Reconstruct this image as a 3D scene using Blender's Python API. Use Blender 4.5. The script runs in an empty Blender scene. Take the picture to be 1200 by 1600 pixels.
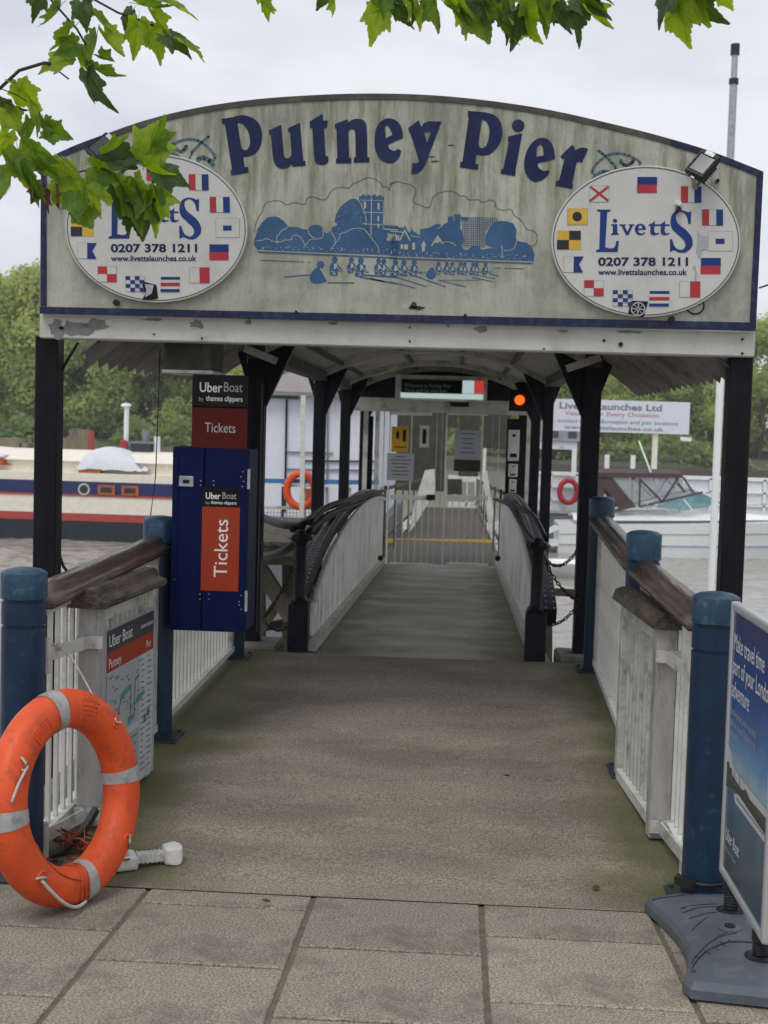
import bpy, math, random
from mathutils import Vector, Matrix
from mathutils.geometry import tessellate_polygon
R = math.radians
random.seed(7)
sc = bpy.context.scene
col = sc.collection
# ------------------------------------------------------------------ camera
EYE = 1.70
FPX = 2100.0                      # focal length in pixels of the 1200x1600 photograph
YAW, PITCH, ROLL = math.atan(115/FPX), math.atan(135/FPX), 0.029
fw = Vector((-math.sin(YAW)*math.cos(PITCH), math.cos(YAW)*math.cos(PITCH), -math.sin(PITCH)))
rt0 = Vector((math.cos(YAW), math.sin(YAW), 0)); up0 = rt0.cross(fw)
rt = rt0*math.cos(ROLL) + up0*math.sin(ROLL)
up = -rt0*math.sin(ROLL) + up0*math.cos(ROLL)
CAM = Vector((0, 0, EYE))
cd = bpy.data.cameras.new('camera'); cam = bpy.data.objects.new('camera', cd); col.objects.link(cam)
cam.matrix_world = Matrix(((rt.x, up.x, -fw.x, CAM.x), (rt.y, up.y, -fw.y, CAM.y), (rt.z, up.z, -fw.z, CAM.z), (0, 0, 0, 1)))
cd.sensor_fit = 'VERTICAL'; cd.sensor_height = 36; cd.lens = FPX/1600*36
cd.clip_start = 0.05; cd.clip_end = 3000
cd.dof.use_dof = True; cd.dof.focus_distance = 5.6; cd.dof.aperture_fstop = cd.lens/1000/0.0075
sc.camera = cam
# ------------------------------------------------------------------ sky, sun, exposure (bright overcast)
w = bpy.data.worlds.new('World'); sc.world = w; w.use_nodes = True
nt = w.node_tree; bg = nt.nodes['Background']
sky = nt.nodes.new('ShaderNodeTexSky'); sky.sky_type = 'NISHITA'; sky.sun_disc = False
sky.sun_elevation = R(58); sky.sun_rotation = R(200)
tc = nt.nodes.new('ShaderNodeTexCoord'); mp = nt.nodes.new('ShaderNodeMapping'); mp.inputs['Scale'].default_value = (1, 1, 2.6)
nz = nt.nodes.new('ShaderNodeTexNoise'); nz.inputs['Scale'].default_value = 4.5; nz.inputs['Detail'].default_value = 5
rp = nt.nodes.new('ShaderNodeValToRGB')
rp.color_ramp.elements[0].position = .36; rp.color_ramp.elements[0].color = (5.9, 6.15, 6.95, 1)
rp.color_ramp.elements[1].position = .62; rp.color_ramp.elements[1].color = (7.7, 7.8, 8.2, 1)
mx = nt.nodes.new('ShaderNodeMixRGB'); mx.inputs[0].default_value = .92
nt.links.new(tc.outputs['Generated'], mp.inputs[0]); nt.links.new(mp.outputs[0], nz.inputs['Vector'])
nt.links.new(nz.outputs[0], rp.inputs[0]); nt.links.new(sky.outputs[0], mx.inputs[1]); nt.links.new(rp.outputs[0], mx.inputs[2])
nt.links.new(mx.outputs[0], bg.inputs['Color']); bg.inputs['Strength'].default_value = .1
sd = bpy.data.lights.new('sun', 'SUN'); sd.energy = 1.0; sd.angle = R(25); sd.color = (1, .97, .92)
sun = bpy.data.objects.new('sun', sd); col.objects.link(sun)
az, el = R(200), R(58)            # behind the camera and high
sdir = Vector((math.sin(az)*math.cos(el), math.cos(az)*math.cos(el), math.sin(el)))
sun.rotation_euler = (sdir).to_track_quat('Z', 'Y').to_euler(); sun.location = (0, -5, 20)
vs = sc.view_settings; vs.view_transform = 'Standard'; vs.look = 'None'; vs.exposure = 0.25; vs.gamma = 1; vs.use_curve_mapping = False

# ------------------------------------------------------------------ measuring helpers: pixel of the photograph -> point on a plane of the place
def ray(px, py):
    return fw*FPX + rt*(px-600) - up*(py-800)
def bp(px, py, y):
    r = ray(px, py); return CAM + r*(y/r.y)
def bxp(px, py, x):
    r = ray(px, py); return CAM + r*(x/r.x)
def bzp(px, py, z):
    r = ray(px, py); return CAM + r*((z-EYE)/r.z)
def gz(y):                         # walking surface
    return 0.064*(4.8-y) if y < 4.8 else 0.031*(y-4.8)
def dz(y):                         # gangway deck
    return 0.125 - 0.0317*(y-9.02)

# ------------------------------------------------------------------ materials
def S(h):
    h = h.lstrip('#'); v = [int(h[i:i+2], 16)/255 for i in (0, 2, 4)]
    return tuple(x/12.92 if x <= .04045 else ((x+.055)/1.055)**2.4 for x in v)
def pm(name, c, rough=.6, metal=0, var=.18, scale=6, dirt=None, damt=.5, dscale=3, dlo=.5, dhi=.62, bump=0, bscale=40, stretch=(1, 1, 1), fine=0, trans=0, spec=.5, coat=0):
    m = bpy.data.materials.new(name); m.use_nodes = True; t = m.node_tree; N = t.nodes; L = t.links
    b = N['Principled BSDF']; b.inputs['Roughness'].default_value = rough; b.inputs['Metallic'].default_value = metal
    b.inputs['Specular IOR Level'].default_value = spec; b.inputs['Coat Weight'].default_value = coat
    co = N.new('ShaderNodeTexCoord'); mp = N.new('ShaderNodeMapping'); mp.inputs['Scale'].default_value = stretch
    L.new(co.outputs['Object'], mp.inputs[0])
    n1 = N.new('ShaderNodeTexNoise'); n1.inputs['Scale'].default_value = scale; n1.inputs['Detail'].default_value = 6; n1.inputs['Roughness'].default_value = .65
    L.new(mp.outputs[0], n1.inputs['Vector'])
    r1 = N.new('ShaderNodeMapRange'); r1.inputs[1].default_value = .3; r1.inputs[2].default_value = .7
    r1.inputs[3].default_value = 1-var; r1.inputs[4].default_value = 1+var
    L.new(n1.outputs[0], r1.inputs[0])
    mu = N.new('ShaderNodeVectorMath'); mu.operation = 'SCALE'; mu.inputs[0].default_value = c[:3]; L.new(r1.outputs[0], mu.inputs['Scale'])
    out = mu.outputs[0]
    if fine:
        nf = N.new('ShaderNodeTexNoise'); nf.inputs['Scale'].default_value = 130; nf.inputs['Detail'].default_value = 3
        L.new(co.outputs['Object'], nf.inputs['Vector'])
        rf = N.new('ShaderNodeMapRange'); rf.inputs[1].default_value = .40; rf.inputs[2].default_value = .60
        rf.inputs[3].default_value = 1-fine; rf.inputs[4].default_value = 1+fine; L.new(nf.outputs[0], rf.inputs[0])
        mf = N.new('ShaderNodeVectorMath'); mf.operation = 'SCALE'; L.new(out, mf.inputs[0]); L.new(rf.outputs[0], mf.inputs['Scale']); out = mf.outputs[0]
    if dirt:
        n2 = N.new('ShaderNodeTexNoise'); n2.inputs['Scale'].default_value = dscale; n2.inputs['Detail'].default_value = 9; n2.inputs['Roughness'].default_value = .7
        L.new(mp.outputs[0], n2.inputs['Vector'])
        r2 = N.new('ShaderNodeMapRange'); r2.inputs[1].default_value = dlo; r2.inputs[2].default_value = dhi; r2.inputs[3].default_value = 0; r2.inputs[4].default_value = damt
        L.new(n2.outputs[0], r2.inputs[0])
        mi = N.new('ShaderNodeMixRGB'); L.new(r2.outputs[0], mi.inputs[0]); L.new(out, mi.inputs[1]); mi.inputs[2].default_value = (*dirt[:3], 1); out = mi.outputs[0]
    L.new(out, b.inputs['Base Color'])
    if bump:
        n3 = N.new('ShaderNodeTexNoise'); n3.inputs['Scale'].default_value = bscale; n3.inputs['Detail'].default_value = 4
        L.new(mp.outputs[0], n3.inputs['Vector'])
        bu = N.new('ShaderNodeBump'); bu.inputs['Strength'].default_value = bump; bu.inputs['Distance'].default_value = .01
        L.new(n3.outputs[0], bu.inputs['Height']); L.new(bu.outputs[0], b.inputs['Normal'])
    if trans:
        tr = N.new('ShaderNodeBsdfTranslucent'); ms = N.new('ShaderNodeMixShader'); ms.inputs[0].default_value = trans
        sc2 = N.new('ShaderNodeVectorMath'); sc2.operation = 'MULTIPLY'; sc2.inputs[1].default_value = (2.3, 1.9, .7); L.new(out, sc2.inputs[0])
        L.new(sc2.outputs[0], tr.inputs[0]); L.new(b.outputs[0], ms.inputs[1]); L.new(tr.outputs[0], ms.inputs[2])
        L.new(ms.outputs[0], N['Material Output'].inputs[0])
    m['_o'] = 1
    return m
def em(name, c, s):
    m = bpy.data.materials.new(name); m.use_nodes = True; b = m.node_tree.nodes['Principled BSDF']
    b.inputs['Base Color'].default_value = (*c, 1); b.inputs['Emission Color'].default_value = (*c, 1); b.inputs['Emission Strength'].default_value = s
    return m
def glassy(name, c, alpha, rough=.1):
    m = bpy.data.materials.new(name); m.use_nodes = True; t = m.node_tree; b = t.nodes['Principled BSDF']
    b.inputs['Base Color'].default_value = (*c, 1); b.inputs['Roughness'].default_value = rough; b.inputs['Alpha'].default_value = alpha
    return m
M = {}
M_rand = []
M['slab'] = pm('paving_slab', (.30, .262, .205), .85, var=.14, scale=4, dirt=(.12, .105, .08), damt=.6, dscale=2.6, bump=.5, bscale=120, fine=.42)
def per_object(m, amt):
    t = m.node_tree; b = t.nodes['Principled BSDF']; l = b.inputs['Base Color'].links[0]; src = l.from_socket; oi = t.nodes.new('ShaderNodeObjectInfo'); mr = t.nodes.new('ShaderNodeMapRange'); mr.inputs[3].default_value = 1-amt; mr.inputs[4].default_value = 1+amt; t.links.new(oi.outputs['Random'], mr.inputs[0]); v = t.nodes.new('ShaderNodeVectorMath'); v.operation = 'SCALE'; t.links.new(src, v.inputs[0]); t.links.new(mr.outputs[0], v.inputs['Scale']); t.links.new(v.outputs[0], b.inputs['Base Color'])
per_object(M['slab'], .17)
M['joint'] = pm('joint_mortar', (.14, .12, .085), .95, var=.3, scale=20, bump=.5)
M['gatewhite'] = pm('gate_white_paint', (.88, .88, .82), .5, var=.06, dirt=(.4, .38, .3), damt=.4, dscale=6)
M['white'] = pm('white_paint', (.68, .68, .63), .5, var=.10, scale=5, dirt=(.20, .21, .14), damt=.55, dscale=7, dlo=.5, dhi=.72, bump=.15, bscale=60)
M['whitestreak'] = pm('streaked_white_board', (.84, .84, .79), .6, var=.12, scale=6, dirt=(.15, .15, .115), damt=.85, dscale=7, dlo=.5, dhi=.66, bump=.3, bscale=60, stretch=(1, 1, .22))  # vertical streaks: dirt, plus shading painted into the board colour
M['stileold'] = pm('worn_grey_white_timber', (.36, .35, .335), .65, var=.25, scale=5, dirt=(.045, .042, .035), damt=.85, dscale=9, dlo=.50, dhi=.66, bump=.4, bscale=60, stretch=(1, 1, .35))
M['deckshade'] = pm('shade_toned_lower_deck', (.065, .055, .042), .8, var=.3, scale=3, dirt=(.06, .05, .04), damt=.7, dscale=4)  # deck past the gate, its colour darkened to stand for shade
M['gelline'] = pm('grey_hull_line', (.42, .45, .46), .4)
M['pilewood'] = pm('pale_river_pile', (.27, .225, .15), .85, var=.4, scale=4, dirt=(.09, .08, .05), damt=.8, dscale=2, stretch=(1, 1, .2))
M['whitedirty'] = pm('weathered_white_paint', (.50, .50, .45), .6, var=.18, scale=6, dirt=(.10, .10, .075), damt=.75, dscale=9, dlo=.5, dhi=.68, bump=.3, bscale=60)
M['beam'] = pm('peeling_white_beam_paint', (.55, .55, .50), .6, var=.10, scale=4, dirt=(.26, .24, .17), damt=.5, dscale=5, dlo=.52, dhi=.7, bump=.25, bscale=50)
M['primer'] = pm('bare_grey_primer', (.20, .205, .20), .8, var=.2, scale=20)
M['black'] = pm('black_painted_timber', (.006, .0065, .010), .5, spec=.18, var=.5, scale=12, dirt=(.022, .022, .026), damt=.5, dscale=8, dlo=.56, dhi=.75, bump=.5, bscale=30, stretch=(1, 1, .2))
M['iron'] = pm('black_cast_iron', (.007, .008, .013), .4, spec=.3, var=.4, scale=14, dirt=(.16, .16, .15), damt=.7, dscale=30, dlo=.64, dhi=.7, bump=.3, bscale=60)
M['blue'] = pm('blue_bollard_paint', (.005, .024, .058), .38, var=.3, scale=7, dirt=(.03, .055, .085), damt=.8, dscale=22, dlo=.57, dhi=.64, bump=.06, bscale=50, spec=.4)
M['bluetop'] = pm('lighter_blue_cap_paint', (.010, .046, .088), .42, spec=.4, var=.25, scale=10, dirt=(.11, .16, .19), damt=.55, dscale=24, dlo=.54, dhi=.68, bump=.15)  # caps a lighter blue than the posts
M['groove'] = pm('dark_groove', (.006, .015, .03), .6)
M['wood'] = pm('weathered_brown_handrail', (.060, .036, .026), .30, var=.5, scale=14, dirt=(.16, .15, .12), damt=.6, dscale=12, dlo=.48, dhi=.68, bump=.8, bscale=50, stretch=(1, .12, 1), spec=.6)
M['woodold'] = pm('mossy_old_timber', (.085, .066, .044), .7, var=.6, scale=22, dirt=(.022, .017, .011), damt=.9, dscale=16, dlo=.44, dhi=.60, bump=1, bscale=60, stretch=(1, .25, 1))
M['timber'] = pm('river_timber', (.10, .085, .06), .85, var=.35, scale=10, dirt=(.03, .04, .02), damt=.7, dscale=5, bump=.8)
M['steel'] = pm('galvanised_steel', (.42, .43, .43), .45, metal=.6, var=.2, scale=12, dirt=(.12, .11, .1), damt=.5, dscale=20)
M['navy'] = pm('navy_trim_paint', (.010, .015, .055), .4, spec=.3, var=.25, scale=8, dirt=(.06, .07, .1), damt=.5, dscale=20)
M['captrim'] = pm('dark_weathered_trim', (.055, .052, .042), .7, var=.4, scale=10, dirt=(.12, .12, .08), damt=.4, dscale=8)
M['letter'] = pm('navy_lettering', (.008, .015, .065), .5, spec=.25, var=.3, scale=5, dirt=(.02, .035, .08), damt=.5, dscale=6)
M['print'] = pm('blue_print', (.042, .105, .215), .55, spec=.25, var=.2, scale=8)
M['printpale'] = pm('pale_print', (.40, .41, .32), .6, var=.1)
M['printline'] = pm('grey_line_print', (.07, .075, .075), .6)
M['teal'] = pm('faded_teal_print', (.075, .13, .16), .6, var=.3)
M['badge'] = pm('badge_white', (.56, .56, .53), .45, var=.06, scale=4, dirt=(.34, .33, .27), damt=.5, dscale=3, dlo=.5, dhi=.75)
M['red'] = pm('flag_red', (.40, .016, .025), .5); M['yellow'] = pm('flag_yellow', (.62, .38, .03), .5)
M['fblue'] = pm('flag_blue', (.012, .038, .17), .5, spec=.25); M['fblack'] = pm('flag_black', (.01, .01, .013), .5); M['fwhite'] = pm('flag_white', (.55, .55, .53), .5)
M['corr'] = pm('grey_corrugated_sheet', (.25, .24, .22), .6, var=.2, scale=4, dirt=(.06, .055, .05), damt=.6, dscale=3, bump=.1)
M['corrpale'] = pm('paler_ceiling_sheet', (.42, .42, .38), .6, var=.15, scale=4, dirt=(.18, .18, .15), damt=.6, dscale=3)  # paler copy of the sheet for the narrow roof
M['arch'] = pm('cream_arch_paint', (.58, .58, .52), .6, var=.15, dirt=(.16, .16, .12), damt=.6, dscale=5)
M['cab'] = pm('cabinet_blue', (.0012, .006, .048), .5, spec=.12, var=.15, scale=3, bump=.05, bscale=20)
M['archshade'] = pm('arch_interior_shade', (.006, .009, .02), .5)  # shade inside the arch, painted as a dark colour
M['pblack'] = pm('sign_black', (.004, .004, .005), .45, spec=.2); M['predshade'] = pm('shaded_sign_red', (.075, .003, .0015), .5, var=.06, spec=.2); M['predshade2'] = pm('sign_orange_red', (.31, .040, .013), .5, var=.08, spec=.2)  # header sign's red has its shade put into the colour
M['text'] = pm('white_lettering', (.75, .75, .75), .5, var=.03)
M['textgrey'] = pm('grey_lettering', (.38, .38, .38), .5, var=.03)
M['orange'] = pm('lifebuoy_orange', (.72, .085, .012), .5, var=.14, scale=7, dirt=(.36, .055, .022), damt=.75, dscale=16, dlo=.52, dhi=.66, bump=.06, bscale=60)
M['band'] = pm('reflective_silver_tape', (.42, .42, .41), .38, metal=.2, var=.12, scale=30, dirt=(.2, .19, .18), damt=.6, dscale=14)
M['rope'] = pm('white_rope', (.62, .6, .57), .8, bump=1, bscale=200); M['orope'] = pm('orange_rope', (.55, .09, .03), .7, bump=1, bscale=200)
M['plastic'] = pm('white_plastic', (.7, .7, .66), .4, var=.06, dirt=(.35, .33, .27), damt=.5, dscale=20)
M['basegrey'] = pm('grey_blue_plastic_base', (.090, .108, .130), .5, spec=.3, var=.1, scale=5, dirt=(.2, .22, .24), damt=.3, dscale=12, bump=.2, bscale=300)
M['alu'] = pm('brushed_aluminium_frame', (.56, .57, .58), .32, metal=.5, var=.06, scale=6)
M['rubber'] = pm('black_rubber', (.012, .012, .013), .5)
M['glassdark'] = pm('dark_glass', (.03, .033, .036), .08)
M['cream'] = pm('barge_cream', (.84, .79, .66), .5, var=.08); M['bblue'] = pm('barge_blue', (.012, .025, .11), .45, var=.15); M['bred'] = pm('barge_red', (.42, .06, .045), .55, var=.15)
M['bblack'] = pm('barge_black', (.015, .02, .028), .6); M['tarp'] = pm('white_tarpaulin', (.68, .70, .74), .6, var=.1, bump=1, bscale=3); M['borange'] = pm('varnished_orange_wood', (.42, .11, .03), .4, var=.25)
M['gel'] = pm('white_gelcoat', (.86, .88, .87), .25, var=.04); M['gel2'] = pm('pale_grey_gelcoat', (.78, .82, .81), .3, var=.05); M['canvas'] = pm('brown_canvas', (.085, .055, .052), .85, var=.15)
M['wind'] = glassy('tinted_windscreen', (.12, .34, .35), .75); M['clear'] = glassy('clear_plastic_window', (.45, .5, .52), .35)
M['concrete'] = pm('wall_concrete', (.2, .19, .165), .9, var=.3, scale=3, dirt=(.06, .075, .03), damt=.8, dscale=3, bump=.6)
M['office'] = pm('office_white_wall', (.72, .74, .80), .6, var=.05); M['officeroof'] = pm('office_roof', (.27, .24, .23), .8)
M['railblue'] = pm('blue_handrail_paint', (.05, .19, .42), .5)
M['bank'] = pm('far_bank_earth', (.09, .09, .06), .95, var=.3, scale=.3); M['hull'] = pm('grey_pontoon_steel', (.19, .2, .21), .7, var=.2, scale=.8)
M['bark'] = pm('bark', (.10, .085, .065), .9, bump=.6); M['twig'] = pm('twig_bark', (.045, .03, .025), .8)
M['leaf'] = pm('plane_leaf', (.10, .20, .018), .40, var=.3, scale=3, bump=.4, bscale=25, trans=.5)
M['leaf2'] = pm('young_plane_leaf', (.20, .33, .022), .42, var=.25, scale=3, bump=.4, bscale=25, trans=.6)
M['leaf3'] = pm('old_plane_leaf', (.04, .09, .018), .38, var=.35, scale=3, bump=.4, bscale=25, trans=.35)
M['leafb'] = pm('brown_dead_leaf', (.12, .045, .02), .7, var=.3, trans=.2)
M['far1'] = pm('far_foliage_olive', (.34, .42, .17), .7, var=.4, scale=.3, trans=.5); M['far2'] = pm('far_foliage_dark', (.20, .29, .12), .7, var=.4, scale=.3, trans=.45); M['far3'] = pm('far_foliage_mid', (.28, .37, .15), .7, var=.4, scale=.3, trans=.5)
M['dull'] = pm('olive_grey_panel', (.030, .029, .020), .7, var=.5, scale=3, dirt=(.06, .06, .04), damt=.6, dscale=5)
M['lamp'] = em('red_lamp', (1, .055, .006), 3.0); M['screen'] = em('lit_strip', (.55, .7, .68), .55); M['screenr'] = em('lit_red_panel', (.7, .06, .05), .5)
M['paper'] = pm('paper', (.42, .43, .45), .8, var=.03); M['yellowsign'] = pm('yellow_sign', (.6, .33, .02), .5)
M['posterwhite'] = pm('poster_white', (.50, .52, .54), .35, var=.03); M['postergrey'] = pm('poster_grey', (.36, .38, .40), .35, var=.03); M['posterteal'] = pm('poster_teal', (.05, .27, .30), .4); M['posterdark'] = pm('poster_charcoal', (.035, .038, .045), .35)

M['postertext'] = pm('poster_small_print', (.14, .15, .17), .5)
M['bluedark'] = pm('dirty_base_plate', (.02, .028, .035), .6, var=.3, dirt=(.06, .06, .05), damt=.6, dscale=20)
M['fade1'] = pm('faded_grey_lettering', (.20, .22, .24), .6)
M['fade2'] = pm('faded_red_lettering', (.50, .24, .20), .6)
M['fade3'] = pm('faded_blue_lettering', (.18, .30, .42), .6)
def deckmat(name, base, dark, moss, xc, half, speck=.5, streak=False):
    m = bpy.data.materials.new(name); m.use_nodes = True; t = m.node_tree; N = t.nodes; L = t.links; b = N['Principled BSDF']; b.inputs['Roughness'].default_value = .82
    co = N.new('ShaderNodeTexCoord')
    n1 = N.new('ShaderNodeTexNoise'); n1.inputs['Scale'].default_value = 1.6; n1.inputs['Detail'].default_value = 8; n1.inputs['Roughness'].default_value = .6
    mp = N.new('ShaderNodeMapping'); mp.inputs['Scale'].default_value = (.8, 1.5, 1); L.new(co.outputs['Object'], mp.inputs[0]); L.new(mp.outputs[0], n1.inputs['Vector'])
    r1 = N.new('ShaderNodeMapRange'); r1.inputs[1].default_value = .40; r1.inputs[2].default_value = .62; L.new(n1.outputs[0], r1.inputs[0])
    m1 = N.new('ShaderNodeMixRGB'); m1.inputs[1].default_value = (*base, 1); m1.inputs[2].default_value = (*dark, 1); L.new(r1.outputs[0], m1.inputs[0])
    # aggregate speckle
    nf = N.new('ShaderNodeTexNoise'); nf.inputs['Scale'].default_value = 105; nf.inputs['Detail'].default_value = 3; L.new(co.outputs['Object'], nf.inputs['Vector'])
    rf = N.new('ShaderNodeMapRange'); rf.inputs[1].default_value = .40; rf.inputs[2].default_value = .62; rf.inputs[3].default_value = 1-speck; rf.inputs[4].default_value = 1+speck; L.new(nf.outputs[0], rf.inputs[0])
    ms = N.new('ShaderNodeVectorMath'); ms.operation = 'SCALE'; L.new(m1.outputs[0], ms.inputs[0]); L.new(rf.outputs[0], ms.inputs['Scale'])
    vo = N.new('ShaderNodeTexVoronoi'); vo.inputs['Scale'].default_value = 45; L.new(co.outputs['Object'], vo.inputs['Vector'])
    rv = N.new('ShaderNodeMapRange'); rv.inputs[1].default_value = .06; rv.inputs[2].default_value = .11; rv.inputs[3].default_value = .75 if not streak else .1; rv.inputs[4].default_value = 0; L.new(vo.outputs['Distance'], rv.inputs[0])
    mv = N.new('ShaderNodeMixRGB'); L.new(rv.outputs[0], mv.inputs[0]); L.new(ms.outputs[0], mv.inputs[1]); mv.inputs[2].default_value = (.36, .32, .25, 1)
    # moss creeping in from both edges
    sx = N.new('ShaderNodeSeparateXYZ'); L.new(co.outputs['Object'], sx.inputs[0])
    a = N.new('ShaderNodeMath'); a.operation = 'SUBTRACT'; a.inputs[1].default_value = xc; L.new(sx.outputs[0], a.inputs[0])
    ab = N.new('ShaderNodeMath'); ab.operation = 'ABSOLUTE'; L.new(a.outputs[0], ab.inputs[0])
    n2 = N.new('ShaderNodeTexNoise'); n2.inputs['Scale'].default_value = 2.3; n2.inputs['Detail'].default_value = 9; L.new(co.outputs['Object'], n2.inputs['Vector'])
    ad = N.new('ShaderNodeMath'); ad.operation = 'MULTIPLY_ADD'; ad.inputs[1].default_value = .9; L.new(n2.outputs[0], ad.inputs[0]); L.new(ab.outputs[0], ad.inputs[2])
    r2 = N.new('ShaderNodeMapRange'); r2.inputs[1].default_value = half+.18; r2.inputs[2].default_value = half+.50; r2.inputs[4].default_value = .8; L.new(ad.outputs[0], r2.inputs[0])
    m2 = N.new('ShaderNodeMixRGB'); L.new(r2.outputs[0], m2.inputs[0]); L.new(mv.outputs[0], m2.inputs[1]); m2.inputs[2].default_value = (*moss, 1)
    L.new(m2.outputs[0], b.inputs['Base Color'])
    bu = N.new('ShaderNodeBump'); bu.inputs['Strength'].default_value = .6; bu.inputs['Distance'].default_value = .004; L.new(nf.outputs[0], bu.inputs['Height']); L.new(bu.outputs[0], b.inputs['Normal'])
    return m
M['ramp'] = deckmat('ramp_aggregate', (.275, .236, .182), (.19, .162, .124), (.075, .080, .022), -.22, .99, .36)
M['deck'] = deckmat('gangway_deck', (.52, .50, .44), (.33, .32, .28), (.2, .185, .11), -.2, .62, .2, True)
def boardmat():
    m = bpy.data.materials.new('weathered_sign_cream'); m.use_nodes = True; t = m.node_tree; N = t.nodes; L = t.links; b = N['Principled BSDF']; b.inputs['Roughness'].default_value = .5
    co = N.new('ShaderNodeTexCoord')
    def noise(scale, st, det=8):
        mp = N.new('ShaderNodeMapping'); mp.inputs['Scale'].default_value = st; L.new(co.outputs['Object'], mp.inputs[0])
        n = N.new('ShaderNodeTexNoise'); n.inputs['Scale'].default_value = scale; n.inputs['Detail'].default_value = det; n.inputs['Roughness'].default_value = .65; L.new(mp.outputs[0], n.inputs['Vector']); return n.outputs[0]
    def rng(s, a, c, lo, hi):
        r = N.new('ShaderNodeMapRange'); r.inputs[1].default_value = a; r.inputs[2].default_value = c; r.inputs[3].default_value = lo; r.inputs[4].default_value = hi; L.new(s, r.inputs[0]); return r.outputs[0]
    def mix(f, a, bcol, isa=False):
        x = N.new('ShaderNodeMixRGB'); L.new(f, x.inputs[0])
        if isa: x.inputs[1].default_value = (*a, 1)
        else: L.new(a, x.inputs[1])
        x.inputs[2].default_value = (*bcol, 1); return x.outputs[0]
    c = mix(rng(noise(1.6, (1, 1, 1)), .38, .66, 0, 1), (.46, .465, .38), (.32, .33, .265), True)
    sx = N.new('ShaderNodeSeparateXYZ'); L.new(co.outputs['Object'], sx.inputs[0])
    # algae streaks run down from the top edge
    st = rng(noise(9, (2.2, 1, .28)), .44, .64, 0, .9)
    hgt = rng(sx.outputs[2], 2.3, 2.9, .30, 1)
    mm = N.new('ShaderNodeMath'); mm.operation = 'MULTIPLY'; L.new(st, mm.inputs[0]); L.new(hgt, mm.inputs[1])
    c = mix(mm.outputs[0], c, (.145, .145, .08))
    c = mix(rng(noise(55, (1, 1, .5)), .52, .72, 0, .4), c, (.16, .16, .11))
    c = mix(rng(noise(2.7, (1, 1, 1.3)), .50, .68, 0, .6), c, (.16, .165, .14))
    L.new(c, b.inputs['Base Color']); return m
M['board'] = boardmat()
def watermat():
    m = bpy.data.materials.new('river_water'); m.use_nodes = True; t = m.node_tree; N = t.nodes; L = t.links; b = N['Principled BSDF']
    b.inputs['Base Color'].default_value = (.34, .32, .28, 1); b.inputs['Roughness'].default_value = .07; b.inputs['IOR'].default_value = 1.33
    co = N.new('ShaderNodeTexCoord'); mp = N.new('ShaderNodeMapping'); mp.inputs['Scale'].default_value = (.7, 1, 1); L.new(co.outputs['Object'], mp.inputs[0])
    n = N.new('ShaderNodeTexNoise'); n.inputs['Scale'].default_value = 1.3; n.inputs['Detail'].default_value = 7; n.inputs['Roughness'].default_value = .6; n.inputs['Distortion'].default_value = .6; L.new(mp.outputs[0], n.inputs['Vector'])
    bu = N.new('ShaderNodeBump'); bu.inputs['Strength'].default_value = 1; bu.inputs['Distance'].default_value = .05; L.new(n.outputs[0], bu.inputs['Height']); L.new(bu.outputs[0], b.inputs['Normal'])
    return m
M['water'] = watermat()

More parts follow.
